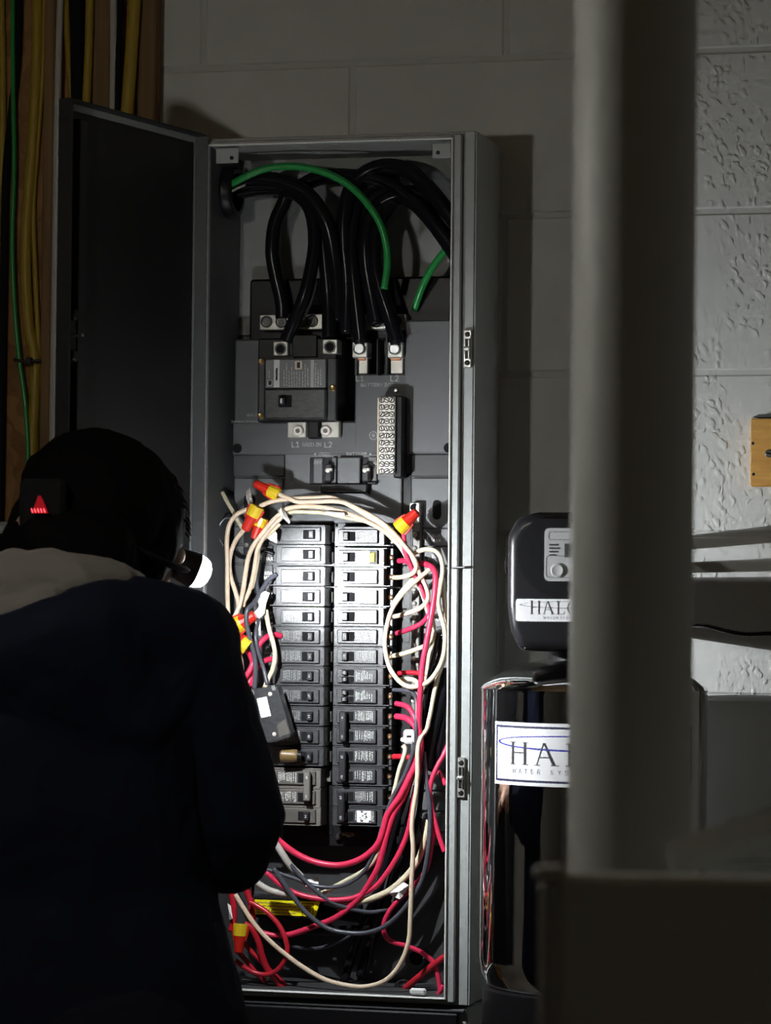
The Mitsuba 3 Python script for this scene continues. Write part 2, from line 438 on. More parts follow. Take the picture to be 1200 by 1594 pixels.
# strike plates on the right flange
for py0, py1, cx in ((513, 573, 728), (1179, 1242, 718)):
    ax = P(cx, (py0 + py1) / 2, FY)
    h = (py1 - py0) * .00079 / 2
    sp = put('strike_plate', rbox(ax[0] - .0052, ax[0] + .0052, FY - .0024, FY + .002, ax[2] - h, ax[2] + h, .001), 'm_silver', cab)
    for s in (-1, 1):
        c = ax + [0, -.0024, s * h * .74]
        put('screw_hole', lathe([(0, .0032), (.0012, .0030), (.0016, .002)], c, c + [0, -1, 0], 14), 'm_black', sp)
        put('slot', rbox(ax[0] - .0028, ax[0] + .0006, FY - .003, FY - .002, ax[2] + s * h * .12, ax[2] + s * h * .52, .0003), 'm_black', sp)
        put('rail', rbox(ax[0] + .0018, ax[0] + .0034, FY - .0062, FY - .002, ax[2] + s * h * .10, ax[2] + s * h * .54, .0005), 'm_steel', sp)
    put('roller', lathe([(-.004, .002), (-.003, .003), (.003, .003), (.004, .002)], ax + [0, -.005, 0], ax + [1, -.005, 0], 14), 'm_silver', sp)
pin = P(718, 884, FY)
put('latch_pin', tube([pin + [-.011, -.004, 0], pin + [.006, -.006, .0005]], .0016, 8), 'm_steel', cab, smooth=30)
# bushing at the upper left side and the conduit rings at the bottom
c = np.array([-W2, -.075, P(350, 300, -.075)[2]])
put('bushing', lathe([(0, .030), (.004, .030), (.004, .034), (.013, .033), (.016, .030), (.016, .024), (.002, .024)], c, c + [1, 0, 0], 32), 'm_black', cab, smooth=40)
c = P(649, 1491, -.012)
k = put('conduit_ring', lathe([(0, .015), (.006, .015), (.008, .0135), (.008, .0095), (.002, .009)], c, c + [0, -1, 0], 28), 'm_dark_pan', cab, smooth=40)
put('conduit_hole', lathe([(0, .009), (.0022, .009)], c, c + [0, -1, 0], 24), 'm_black_matt', k)
c = P(628, 1541, -.06)
put('conduit_ring', lathe([(-.004, .011), (.007, .011), (.009, .0095), (.009, .008), (0, .008)], c, c + [0, -.5, .8], 24), 'm_steel', cab, smooth=40)
# door, opened past a right angle
HX, HY = OXL - .001, FY - .004
hinge = np.array([HX, HY])
free3 = P(86, 500, -.46)
dv = np.array([free3[0] - HX, free3[1] - HY]); DL = np.linalg.norm(dv); dv /= DL
DA = math.degrees(math.atan2(dv[1], dv[0]))
DZB, DZT = OZB - .002, OZT + .003
TD = T().translate([HX, HY, 0]).rotate([0, 0, 1], DA)


def dput(name, mesh, m, parent, smooth=False):
    return put(name, {**mikit.ply(mesh, m, smooth=smooth), 'to_world': TD}, None, parent)


# door frame of reference: x along the door from its hinge, +y to its inner side (towards the picture's right)
door = dput('door', rbox(.004, DL, -.0012, .0008, DZB, DZT, .0005), 'm_grey_paint', cab)
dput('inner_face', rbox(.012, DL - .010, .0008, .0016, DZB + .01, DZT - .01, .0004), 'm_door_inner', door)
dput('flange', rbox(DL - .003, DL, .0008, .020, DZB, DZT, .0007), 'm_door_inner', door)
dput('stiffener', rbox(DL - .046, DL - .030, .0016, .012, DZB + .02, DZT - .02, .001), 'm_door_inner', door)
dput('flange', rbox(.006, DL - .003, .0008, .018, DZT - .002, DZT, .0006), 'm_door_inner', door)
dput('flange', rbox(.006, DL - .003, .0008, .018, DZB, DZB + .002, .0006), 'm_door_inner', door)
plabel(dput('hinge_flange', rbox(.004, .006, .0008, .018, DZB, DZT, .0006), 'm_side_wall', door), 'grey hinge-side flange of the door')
zl = P(105, 520, -.46)[2]
la = dput('latch', rbox(DL - .034, DL - .012, .0016, .010, zl - .032, zl + .032, .003), 'm_black', door)
for s in (-1, 1):
    dput('latch', lathe([(0, .007), (.006, .007), (.008, .005)], (DL - .02, .009, zl + s * .024), (DL - .02, 1, zl + s * .024), 18), 'm_black', door, smooth=40)
dput('latch_bolt', rbox(DL - .022, DL - .017, .01, .026, zl - .0018, zl + .0014, .0005), 'm_steel', door)
for zz in (DZB + .08, (DZB + DZT) / 2, DZT - .08):
    put('hinge', lathe([(-.025, .0035), (.025, .0035)], (HX, HY + .003, zz), (HX, HY + .003, zz + 1), 12), 'm_side_wall', cab, smooth=40)

# lower cabinet under it
lc = thing('base_cabinet', 'black-fronted cabinet under the open electrical cabinet', 'electrical cabinet')
zt = OZB - .004
put('shell', rbox(OXL, OXR - .003, FY + .006, 0, .25, zt, .002), 'm_grey_paint', lc)
put('front_panel', rbox(OXL + .004, OXR - .013, FY - .004, FY + .006, .26, zt - .006, .002), 'm_black', lc)
put('edge_strip', rbox(OXL + .002, OXR - .006, FY - .001, FY + .006, zt - .0045, zt - .001, .0008), 'm_side_wall', lc)

# ------------------------------------------------------------------ equipment deck of the cabinet
YD = -.050
dk = put('deck', pbox((363, 655), (702, 1312), YD, -.012), 'm_deck', cab)
put('insulator_block', pbox((388, 432), (704, 530), -.036, -.012, .003), 'm_black', cab)
k = put('cover_panel', pbox((365, 528), (412, 660), -.058, -.013, .002), 'm_deck', cab)
rp = put('cover_panel', pbox((629, 498), (704, 706), -.058, -.013, .002), 'm_deck_light', cab)
mp = put('cover_panel', pbox((552, 582), (634, 706), -.058, -.013, .002), 'm_deck', cab)
put('cover_panel', pbox((362, 657), (634, 708), -.0575, -.013, .0015), 'm_deck', cab)
k = put('step', pbox((363, 708), (443, 742), -.0535, -.03, .0012), 'm_dark_pan', cab)
put('shelf_panel', pbox((364, 744), (440, 815), -.0545, -.03, .0012), 'm_deck', cab)
put('step', pbox((640, 707), (702, 742), -.0535, -.03, .0012), 'm_dark_pan', cab)
rs = put('shelf_panel', pbox((640, 744), (702, 822), -.0545, -.03, .0012), 'm_deck_light', cab)
put('cover_plate', pbox((443, 706), (625, 815), -.0565, -.03, .0012), 'm_deck_light', cab)
put('slot', pbox((625, 738), (639, 1000), -.0512, -.04, .0004), 'm_black', cab)
for i, (a, b) in enumerate(((823, 850), (852, 880), (882, 912), (914, 944), (946, 976), (978, 1008), (1010, 1040), (1042, 1072), (1074, 1104))):
    put('label_tile', pbox((657, a), (701, b), -.0545, -.04, .001), 'm_deck_light', cab)
    put('label_tile', pbox((364, a - 3), (424, b - 3), -.0545, -.04, .001), 'm_deck', cab)
for i in range(6):
    put('label_tile', pbox((655, 1106 + 32 * i), (699, 1134 + 32 * i), -.0545, -.04, .001), 'm_deck', cab)
for pxy in ((369, 698), (698, 697)):
    c = P(*pxy, -.0582)
    put('knockout', lathe([(-.004, .0062), (.0003, .0062)], c, c + [0, -1, 0], 24), 'm_black_matt', cab)
a, b = P(680, 785, -.055), P(680, 802, -.055)
ov = Polygon([(a[0] + .0055 * math.cos(q), (a[2] if math.sin(q) > 0 else b[2]) + .0055 * math.sin(q)) for q in np.linspace(0, 2 * np.pi, 32, endpoint=False)])
put('slot', extr(ov, .0006, (0, -.0545, 0)), 'm_black_matt', cab)
# bus channel between the two breaker columns, black wells either side
put('bus_channel', pbox((506, 815), (521, 1300), -.056, -.03, .0008), 'm_black', cab)
ROWL = [832, 863, 897, 928.5, 960, 990.5, 1021.5, 1052, 1083, 1114.5, 1146, 1177]
for py in [835, 867, 898, 929, 960, 991, 1022, 1053, 1084, 1115, 1146, 1177, 1208]:
    s = put('bus_stab', pbox((509.5 - (py - 835) * .009, py - 8), (518 - (py - 835) * .009, py + 9), -.064, -.05, .0006), 'm_bus', cab)
put('well', pbox((606, 815), (640, 1312), -.0508, -.03, .0004), 'm_black', cab)
put('base_plate', pbox((440, 1285), (636, 1318), -.055, -.03, .001), 'm_black', cab)
for x, y in ((527, 1302), (545, 1298)):
    c = P(x, y, -.056)
    put('base_screw', lathe([(0, .004), (.006, .004), (.008, .0025)], c, c + [0, -1, 0], 14), 'm_steel', cab, smooth=30)
put('clip', pbox((533, 1296), (551, 1301), -.066, -.055, .0006), 'm_brass', cab)
# lettering on the deck
ptext('L1', 560, 589, 9, -.058, 'm_print_dim', cab); ptext('L2', 614, 589, 9.5, -.058, 'm_print_grey', cab)
ptext('BATTERY BOX', 588, 599, 6, -.058, 'm_print_dim', cab)
ptext('L1', 460, 692, 9, -.0575, 'm_print_grey', cab); ptext('GRID IN', 485, 692, 6, -.0575, 'm_print_dim', cab); ptext('L2', 511, 692, 9, -.0575, 'm_print_grey', cab)
ptext('MULTI', 393, 646, 4.5, -.058, 'm_print_dim', cab); ptext('Service Disconnect', 386, 656, 4.6, -.0585, 'm_print_dim', cab)
ptext('GRID', 505, 707, 5.5, -.0575, 'm_print_grey', cab); ptext('BATTERY', 555, 707, 5.5, -.0575, 'm_print_grey', cab)
for x, s in ((490, -1), (577, 1)):
    c = P(x, 707, -.0575)
    put('arrow', extr(Polygon([(s * .0018, 0), (-s * .0014, .0018), (-s * .0014, -.0018)]), .0003, c), 'm_print_grey', cab)
ptext('L1', 663, 837, 7, -.0545, 'm_print', cab, bold=False); ptext('80A', 679, 834, 5.2, -.0545, 'm_print', cab, True); ptext('MAX', 679, 841, 5.2, -.0545, 'm_print', cab, True)
ptext('L2', 665, 868, 7, -.0545, 'm_print', cab); ptext('80A', 678, 866, 5.2, -.0545, 'm_print', cab, True)
for y in (897, 928, 960, 1021, 1053):
    ptext('80A', 679, y - 3, 5, -.0545, 'm_print', cab, True); ptext('MAX', 679, y + 4, 5, -.0545, 'm_print', cab, True)
for y in (1235, 1267):
    ptext('MAX', 677, y, 5, -.0545, 'm_print_grey', cab, True)
ptext('L1', 659, 1269, 7, -.0545, 'm_print_grey', cab); ptext('L2', 658, 1298, 7, -.051, 'm_print_grey', cab)
for y in (835, 866, 895, 925, 957, 989, 1019, 1050):
    if y != 866:
        ptext('80A', 418, y - 3, 5.2, -.0545, 'm_print', cab, True)
    ptext('MAX', 418, y + 4, 5.2, -.0545, 'm_print', cab, True)
ptext('L2', 404, 868, 6, -.0545, 'm_print', cab)
c = P(581, 678, -.058)
g = union_all([sbox(-.0004, .0005, .0004, .0034), sbox(-.0026, .0001, .0026, .0008), sbox(-.0017, -.0012, .0017, -.0005), sbox(-.0008, -.0025, .0008, -.0018),
               Polygon([(.0054 * math.cos(q), .0054 * math.sin(q)) for q in np.linspace(0, 6.283, 33)]).difference(Polygon([(.0047 * math.cos(q), .0047 * math.sin(q)) for q in np.linspace(0, 6.283, 33)]))])
put('earth_symbol', extr(g, .0003, c), 'm_print_dim', cab)


def screw_head(c, r, m, parent, socket=True, name='screw'):
    k = put(name, lathe([(0, r), (r * .45, r), (r * .6, r * .82)], c, c + [0, -1, 0], 18), m, parent, smooth=35)
    if socket and parent.count('__') < 1:
        put('socket', lathe([(0, r * .5), (.0004, r * .5)], c + np.array([0, -r * .6, 0]), c + [0, -1, 0], 6), 'm_black', k)
    return k


# neutral/ground lug bars at the top
for nm, lab, x0, x1, y0, y1, holes in (
        ('lug_bar', 'silver lug bar with two round screws above the main breaker', 404, 507, 489, 514, ((415, 501), (438, 501), (470, 500), (486, 500))),
        ('lug_bar', 'small silver lug with a half-round notch among the black cables', 533, 551, 490, 515, ((548, 502),)),
        ('lug_bar', 'silver lug bar at the foot of the right-hand black cables', 566, 632, 489, 513, ((586, 500), (616, 500)))):
    t_ = thing(nm, lab, 'terminal lug', 'silver lugs under the thick cables')
    put('bar', pbox((x0, y0), (x1, y1), -.052, -.034, .0012), 'm_silver', t_)
    for hx, hy in holes:
        c = P(hx, hy, -.052)
        put('screw', lathe([(0, .0078), (.001, .0078), (.001, .0062), (-.002, .006)], c, c + [0, -1, 0], 20), 'm_black', t_)
        put('screw_tip', lathe([(0, .0048), (.0008, .0045)], c, c + [0, -1, 0], 6), 'm_bus', t_)
# battery lugs with copper straps
for lab, cx in (('battery lug marked L1 with a round bolt and copper strap', 560), ('battery lug marked L2 with a round bolt and copper strap', 615)):
    t_ = thing('battery_lug', lab, 'terminal lug')
    put('block', pbox((cx - 12, 532), (cx + 12, 557), -.066, -.045, .0012), 'm_silver', t_)
    c = P(cx, 543, -.066)
    put('bolt', lathe([(0, .0078), (.003, .0078), (.0042, .006), (.0042, .003)], c, c + [0, -1, 0], 20), 'm_steel', t_, smooth=30)
    plabel(put('strap', pbox((cx - 7 if cx > 600 else cx - 2, 556), (cx + 12, 582), -.055, -.045, .0008), 'm_tin', t_), 'tinned copper strap')
    plabel(put('copper_edge', pbox((cx - 8, 556), (cx + 9, 561), -.058, -.046, .001), 'm_copper', t_), 'copper strap end')
br_ = thing('barrier', 'thin dark plastic barrier between the two battery lugs', 'barrier')
for q in ((586, 527, 588, 584, -.072, -.04), (552, 524, 556, 584, -.06, -.036), (600, 524, 603, 584, -.06, -.036)):
    put('fin', pbox(q[:2], q[2:4], q[4], q[5], .0006), 'm_dark_pan', br_)

# main breaker
mb = thing('main_breaker', 'large black main breaker with a printed label and brass corner screws', 'circuit breaker')
put('body', pbox((401, 526), (524, 657), -.076, -.03, .002), 'm_black', mb)
put('side_rail', pbox((509, 558), (523, 655), -.081, -.07, .0012), 'm_dark_pan', mb)
put('side_rail', pbox((402, 558), (412, 655), -.081, -.07, .0012), 'm_dark_pan', mb)
put('front_face', pbox((411, 605), (507, 652), -.089, -.07, .002), 'm_breaker_face', mb)
lf = put('label_face', pbox((413, 559), (507, 604), -.086, -.07, .001), 'm_label_grey', mb)
put('toggle_well', pbox((433, 615), (454, 634), -.0896, -.08, .0006), 'm_black_matt', mb)
tg = put('toggle', pbox((434, 619), (443, 630), -.098, -.085, .0012), 'm_toggle', mb)
put('toggle_mark', pbox((436, 620), (439, 628), -.0984, -.097, .0002), 'm_print', tg)
for x, m_, w in ((430.5, 'm_print', 9), (486, 'm_print_grey', 5)):
    put('label_strip', pbox((x - w / 2, 560), (x + w / 2, 603), -.0864, -.085, .0002), m_, lf)
put('label_strip', pbox((459, 562), (470, 575), -.0865, -.085, .0002), 'm_label_tan', lf)
put('label_mark', pbox((416, 591), (424, 601), -.0864, -.085, .0002), 'm_print_grey', lf)
put('label_mark', pbox((417.5, 593), (422.5, 599), -.0867, -.0862, .0002), 'm_black', lf)
put('label_mark', pbox((462, 564), (467, 573), -.0868, -.086, .0002), 'm_black_ink', lf)
put('label_mark', pbox((429, 573), (432, 592), -.0867, -.086, .0002), 'm_black_ink', lf)
prn = []
for x in [419, 427, 442, 446, 450, 454, 458, 462, 466, 471, 475, 479, 491, 495, 499]:
    y = 564 + rng.integers(0, 14)
    while y < 601:
        L = rng.integers(2, 7)
        if 458 <= x <= 471 and y < 577:
            y = 578
        if not (x < 425 and y > 588):
            prn.append(pbox((x - .8, y), (x + .8, min(y + L, 602)), -.0863, -.0855, .0001))
        y += L + 1.5
plabel(put('fine_print', cat(*prn), 'm_print_grey', lf), 'columns of tiny white print', 'stuff')
for x, y in ((407, 563), (518, 604), (406, 647)):
    c = P(x, y, -.081)
    put('brass_screw', lathe([(0, .004), (.0016, .004), (.0022, .003), (.0016, .0018)], c, c + [0, -1, 0], 18), 'm_brass', mb, smooth=30)
for x0, y0 in ((425, 531), (502, 528)):
    lg = put('lug', pbox((x0, y0), (x0 + 23, y0 + 23), -.082, -.06, .001), 'm_silver', mb)
    c = P(x0 + 11.5, y0 + 12, -.082)
    put('screw_ring', lathe([(0, .0078), (.0008, .0076), (.0008, .006), (.0002, .0058)], c, c + [0, -1, 0], 22), 'm_bus', lg)
    put('socket', lathe([(-.001, .0058), (.0004, .0056)], c, c + [0, -1, 0], 18), 'm_black_matt', lg)
put('lug_divider', pbox((455, 521), (493, 556), -.080, -.06, .001), 'm_black', mb)
for lab, x0, x1, cx in (('silver grid terminal marked L1 under the main breaker', 447, 477, 465), ('silver grid terminal marked L2 under the main breaker', 500, 528, 508)):
    t_ = thing('grid_terminal', lab, 'terminal lug')
    put('block', pbox((x0, 655), (x1, 682), -.069, -.05, .0012), 'm_silver', t_)
    c = P(cx, 671, -.069)
    bo = put('bolt', lathe([(0, .0068), (.004, .0068), (.005, .0058)], c, c + [0, -1, 0], 20), 'm_tin', t_, smooth=30)
    put('socket', lathe([(0, .0032), (.0004, .0032)], c + [0, -.005, 0], c + [0, -1, 0], 6), 'm_bus', bo)
single('terminal_divider', pbox((479, 652), (497, 683), -.072, -.05, .002), 'm_black', 'black divider between the two silver grid terminals', 'divider')
# interlock switch
sw = thing('transfer_switch', 'small grey slide interlock with two black switches between GRID and BATTERY', 'switch')
put('recess', pbox((482, 712), (588, 754), -.0572, -.05, .0006), 'm_black', sw)
put('plate', pbox((488, 713), (502, 752), -.060, -.05, .0008), 'm_deck_light', sw)
put('plate', pbox((525, 712), (560, 753), -.066, -.05, .001), 'm_deck_light', sw)
put('plate', pbox((573, 711), (586, 754), -.060, -.05, .0008), 'm_deck_light', sw)
put('slide_rail', pbox((516, 712), (523, 754), -.063, -.05, .0008), 'm_deck_light', sw)
for x in (510, 568):
    h = put('handle', pbox((x - 5, 722), (x + 6, 750), -.073, -.055, .0015), 'm_toggle', sw)
    c = P(x, 732, -.073)
    put('screw', lathe([(0, .0032), (.0015, .003), (.002, .002)], c, c + [0, -1, 0], 14), 'm_tin', h, smooth=30)
    put('clip', pbox((x + 1, 728), (x + 7, 734), -.0745, -.07, .0008), 'm_silver', h)
put('bar', pbox((499, 753), (571, 768), -.070, -.05, .0012), 'm_black', sw)
put('bar_edge', pbox((502, 763), (569, 766), -.0715, -.068, .0005), 'm_dark_pan', sw)
put('hook', pbox((571, 750), (585, 754), -.066, -.055, .0008), 'm_black', sw)
for s, x, y in (('OFF', 495, 720), ('ON', 581, 721)):
    put('lettering', text(s, .0042, P(x, y, -.060)), 'm_print_grey', sw)
# ground bar
gb = thing('ground_bar', 'tall pale metal ground bar with three columns of screws', 'terminal bar')
put('bar', pbox((589, 617), (615, 738), -.086, -.055, .001), 'm_silver', gb)
put('insulator', pbox((613, 616), (626, 744), -.081, -.055, .0015), 'm_black', gb)
put('strip', pbox((587, 619), (589.5, 738), -.084, -.055, .0005), 'm_label_tan', gb)
n = 0
for r in range(11):
    for q in range(3):
        c = P(594.5 + q * 7.7, 622.5 + r * 11.1, -.086)
        put('screw_hole', lathe([(-.001, .0038), (.0002, .0038)], c, c + [0, -1, 0], 12), 'm_black', gb)
        s = put('screw', lathe([(0, .0029), (.0011, .0029), (.0017, .0023)], c, c + [0, -1, 0], 12), 'm_tin', gb, smooth=30)
        a = rng.uniform(0, 3.1)
        o = np.array([math.cos(a), 0, math.sin(a)]) * .0026
        put('screw_slot', tube([c + [0, -.0018, 0] - o, c + [0, -.0018, 0] + o], .0006, 4, 2), 'm_black', s)
put('ring', lathe([(0, .0034), (.001, .0034)], P(594, 622, -.0865), P(594, 622, -1), 12), 'm_bus', gb)
c = P(617, 608, -.058)
put('mounting_screw', lathe([(0, .003), (.003, .003), (.004, .002)], c, c + [0, -1, 0], 12), 'm_steel', gb, smooth=30)
# neutral bar on the right
nbar = thing('neutral_bar', 'narrow vertical metal neutral bar right of the breakers, loose ring lug on top', 'terminal bar')
put('bar', pbox((640, 800), (652, 1312), -.064, -.05, .001), 'm_bus', nbar)
lg = put('ring_lug', pbox((637, 782), (653, 815), -.068, -.05, .0012), 'm_silver', nbar)
put('lug_hole', lathe([(-.001, .0052), (.0005, .0052)], P(645, 790, -.068), P(645, 790, -1), 18), 'm_black_matt', lg)
for i in range(22):
    c = P(645.5 - .009 * i * 22, 832 + 21.5 * i, -.064)
    put('screw', lathe([(0, .0032), (.0018, .003), (.0022, .002)], c, c + [0, -1, 0], 12), 'm_tin' if i % 3 == 0 else 'm_bus', nbar, smooth=30)
lbar = thing('neutral_bar', 'dark vertical terminal strip behind the pale wires left of the breakers', 'terminal bar')
put('bar', pbox((378, 772), (392, 1100), -.064, -.05, .001), 'm_black', lbar)
for i in range(9):
    c = P(384 - .25 * i, 800 + 24 * i, -.064)
    put('screw', lathe([(0, .0034), (.0018, .0032), (.0024, .002)], c, c + [0, -1, 0], 12), 'm_bus', lbar, smooth=30)

# ------------------------------------------------------------------ branch breakers
YB, YBF = -.0865, -.0905           # body front, raised face front
PITCH_ = .0254


def brk_parts(side, old=False, tandem=False, blank=False, seed=0, white=False):
    """Local frame: x=0 at the bus end, growing outwards * side; z centred."""
    s = side
    X = lambda a, b: (min(s * a, s * b), max(s * a, s * b))
    q = np.random.default_rng(seed)
    bm, fm = ('m_breaker_old', 'm_breaker_old_face') if old else ('m_breaker', 'm_breaker_face')
    out = []
    h = .0122
    body = [rbox(*X(0, .0655), YB, -.05, -h, h, .0009), rbox(*X(.064, .0735), -.072, -.05, -h, h, .0009),
            rbox(*X(.001, .0735), YB - .0012, YB + .004, -h, -h + .0018, .0004), rbox(*X(.001, .069), YB - .0012, YB + .004, h - .0018, h, .0004)]
    out.append(('body', cat(*body), bm))
    f0, f1 = (.006, .0575)
    out.append(('face', rbox(*X(f0, f1), YBF, YB + .002, -.0088, .0088, .0008), fm))
    hs = (.0042, -.0042) if tandem else (0,)
    for z in hs:
        hh = .0036 if tandem else .0058
        out.append(('toggle_well', rbox(*X(.0125, .0285), YBF - .0003, YBF + .003, z - hh, z + hh, .0003), 'm_black_matt'))
        out.append(('toggle', rbox(*X(.0135, .0205), YBF - .0055, YBF + .002, z - hh + .0006, z + hh - .0006, .0009), 'm_toggle'))
        mk = text('15' if q.random() < .6 else '20', .0026, (s * .017, YBF - .0056, z), turn=90)
        out.append(('toggle_mark', mk, 'm_print'))
    pr = []
    x = .031
    while x < .054:
        w = .0008
        z = -.0066 + q.uniform(0, .004)
        top = .0066 if not tandem else q.uniform(-.001, .005)
        while z < top:
            L = q.uniform(.001, .0036)
            pr.append(rbox(*X(x, x + w), YBF - .0002, YBF + .0003, z, min(z + L, .007), .00005))
            z += L + .0007
        x += q.choice([.0017, .0021, .003])
    if not blank:
        out.append(('fine_print', cat(*pr), 'm_print' if white or tandem else 'm_print_dim'))
    if s > 0:
        sc = np.array([s * .0705, -.072, 0])
        out.append(('terminal_screw', lathe([(0, .0036), (.0016, .0036), (.0024, .0026), (.0012, .0014)], sc, sc + [0, -1, 0], 14), 'm_dull_brass'))
    return out


KIND = {}


def place_breaker(kind_key, specs, x, z, label, group=None, base='circuit_breaker'):
    if kind_key not in KIND:
        KIND[kind_key] = [(n_, mikit.ply(m_, mm, smooth=False)) for n_, m_, mm in specs()]
    k = thing(base, label, 'circuit breaker', group)
    for n_, d in KIND[kind_key]:
        kk = put(n_, moved(d, x, 0, z), None, k)
        if n_ == 'fine_print':
            labels[kk] = {'label': 'rows of tiny pale print', 'kind': 'stuff'}
    return k


ORD = ['topmost', 'second from the top', 'third from the top', 'fourth from the top', 'fifth from the top', 'sixth from the top', 'seventh from the top', 'eighth from the top', 'ninth from the top', 'tenth from the top', 'eleventh from the top', 'twelfth from the top']
xl = P(507, 832, YB)[0]; xr = P(520.5, 835, YB)[0]
for i, py in enumerate(ROWL):
    z = P(465, py, YB)[2]
    place_breaker(f'L{0 if i < 3 else 1 + i % 3}', lambda i=i: brk_parts(-1, seed=i, blank=i < 3), xl, z, f'black single-pole breaker, {ORD[i]} in the left column', 'breakers in the left column')
ROWR = [835, 867.5, 898, 929.5, 960, 991, 1022]
for i, py in enumerate(ROWR):
    z = P(565, py, YB)[2]
    if i == 1:
        k = place_breaker('RY', lambda: brk_parts(1, seed=31, blank=True), xr, z, 'black breaker with a yellow test button and cream label, second in the right column', 'breakers in the right column')
        plabel(put('label_plate', rbox(xr + .0305, xr + .0475, YBF - .0004, YBF, z - .0082, z + .0082, .0002), 'm_cream_label', k), 'cream label plate')
        put('button_well', rbox(xr + .0478, xr + .0572, YBF - .0005, YBF, z - .0086, z + .0086, .0002), 'm_black', k)
        plabel(put('test_button', rbox(xr + .0487, xr + .0545, YBF - .003, YBF, z - .0058, z + .0058, .0006), 'm_yellow_tab', k), 'yellow test button')
    else:
        place_breaker(f'R{i % 3}', lambda i=i: brk_parts(1, seed=20 + i, white=i > 4), xr, z, f'black single-pole breaker, {ORD[i]} in the right column', 'breakers in the right column')
for j, py in enumerate((1052.5, 1083.5)):
    z = P(565, py, YB)[2]
    place_breaker('RT', lambda: brk_parts(1, seed=41, tandem=True), xr, z, f'black tandem breaker with two small switches and bold white print, {("upper", "lower")[j]} of two', 'tandem breakers in the right column')


def two_pole(side, x, pys, label, tie_px, seed, old=False):
    k = thing('double_pole_breaker', label, 'circuit breaker', None)
    for j, py in enumerate(pys):
        z = P(500 + 60 * side, py, YB)[2]
        for n_, m_, mm in brk_parts(side, seed=seed + j, white=True, old=old):
            m2 = m_.copy(); m2.apply_translation([x, 0, z])
            kk = put(n_, m2, mm, k)
            if n_ == 'fine_print':
                labels[kk] = {'label': 'rows of tiny pale print', 'kind': 'stuff'}
    z0, z1 = P(550, pys[0] - 8, YB)[2], P(550, pys[1] + 8, YB)[2]
    a = tie_px
    tie = put('handle_tie', rbox(x + side * a, x + side * (a + .0085), YBF - .011, YBF - .004, z1, z0, .0012), 'm_toggle' if not old else 'm_breaker_old', k)
    for py in pys:
        c = P(500, py, YBF)[2]
        put('tie_mark', text('60', .0026, (x + side * (a + .0042), YBF - .0112, c), turn=90), 'm_print', tie)
    return k


two_pole(1, xr, (1115, 1146), 'black double-pole breaker with tied handles below the tandem breakers', .0125, 50)
two_pole(1, xr, (1177, 1208), 'black double-pole breaker with tied handles, middle one of the three in the right column', .0125, 60)
kq = two_pole(1, xr + .001, (1240, 1271), 'black double-pole breaker with a worn white sticker at the bottom of the right column', .0105, 70)
sz = P(560, 1271, YBF)[2]
plabel(put('sticker', rbox(xr + .034, xr + .0525, YBF - .0007, YBF - .0002, sz - .0075, sz + .0075, .0002), 'm_print', kq), 'worn white sticker')
for q in range(14):
    a, b = rng.uniform(xr + .035, xr + .051), rng.uniform(-.007, .0055)
    put('sticker_print', rbox(a, a + rng.uniform(.001, .0028), YBF - .001, YBF - .0006, sz + b, sz + b + rng.uniform(.0007, .0025), .0001), 'm_black_ink' if q else 'm_label_tan', kq)
two_pole(-1, xl - .0035, (1210, 1240), 'dusty grey double-pole breaker with a grey tie bar in the left column', .010, 80, old=True)
zz = P(470, 1270, YB)[2]
k = thing('circuit_breaker', 'dusty grey single breaker at the bottom of the left column', 'circuit breaker')
for n_, m_, mm in brk_parts(-1, seed=90, old=True, blank=True):
    m2 = m_.copy(); m2.apply_translation([xl - .003, 0, zz]); put(n_, m2, mm, k)

# loose breaker hanging in front of the left column
lb = thing('loose_breaker', 'loose black breaker with a white label hanging tilted beside the jacket', 'circuit breaker')
pc = P(420, 1110, -.125)
ANG = 13


def lput(name, x0, x1, y0, y1, z0, z1, m, parent, r=.0008, mesh=None):
    me = mesh if mesh is not None else rbox(x0, x1, y0, y1, z0, z1, r)
    return put(name, {**mikit.ply(me, m), 'to_world': T().translate(pc.tolist()).rotate([0, 1, 0], -ANG).rotate([1, 0, 0], 4)}, None, parent)


sil = Polygon([(-.030, .036), (.014, .031), (.0195, .0315), (.0235, -.030), (.0205, -.0345), (.002, -.036), (-.026, -.034), (-.033, .020)])
lput('body', 0, 0, 0, 0, 0, 0, 'm_breaker', lb, mesh=extr(sil, .019, (0, .010, 0)))
lput('cover', 0, 0, 0, 0, 0, 0, 'm_breaker_face', lb, mesh=extr(sil.buffer(-.0012), .001, (0, -.009, 0)))
lput('corner_block', 0, 0, 0, 0, 0, 0, 'm_breaker_old_face', lb, mesh=extr(Polygon([(.0085, -.0165), (.0215, -.0105), (.0225, -.0295), (.0085, -.0315)]), .0016, (0, -.0095, 0)))
plabel(lput('label_plate', -.0095, .004, -.0108, -.0095, -.0035, .0215, 'm_print', lb, .0004), 'white label')
for a, b, m_ in ((.009, .0235, 'm_tin'), (.0025, -.0265, 'm_tin'), (-.0165, .008, 'm_black_matt')):
    lput('rivet', 0, 0, 0, 0, 0, 0, m_, lb, mesh=lathe([(0, .0028), (.0008, .0026), (.001, .0016)], (a, -.0098, b), (a, -1, b), 14))
for a in (-.028, -.0155, .013):
    for q in range(3):
        lput('rib', a + q * .0017, a + q * .0017 + .0008, -.0106, -.0098, .027, .0335, 'm_print_grey', lb, .0002)
ra = thing('screwdriver_handle', 'short amber handle in the dark row below the loose breaker', 'tool')
c0, c1 = P(436, 1176, -.108), P(463, 1176, -.104)
pl('m_amber', (0.13, 0.085, 0.03), 0.4)
put('grip', lathe([(0, .006), (.002, .0085), (.018, .0085), (.022, .007)], c0, c1, 18), 'm_amber', ra, smooth=30)
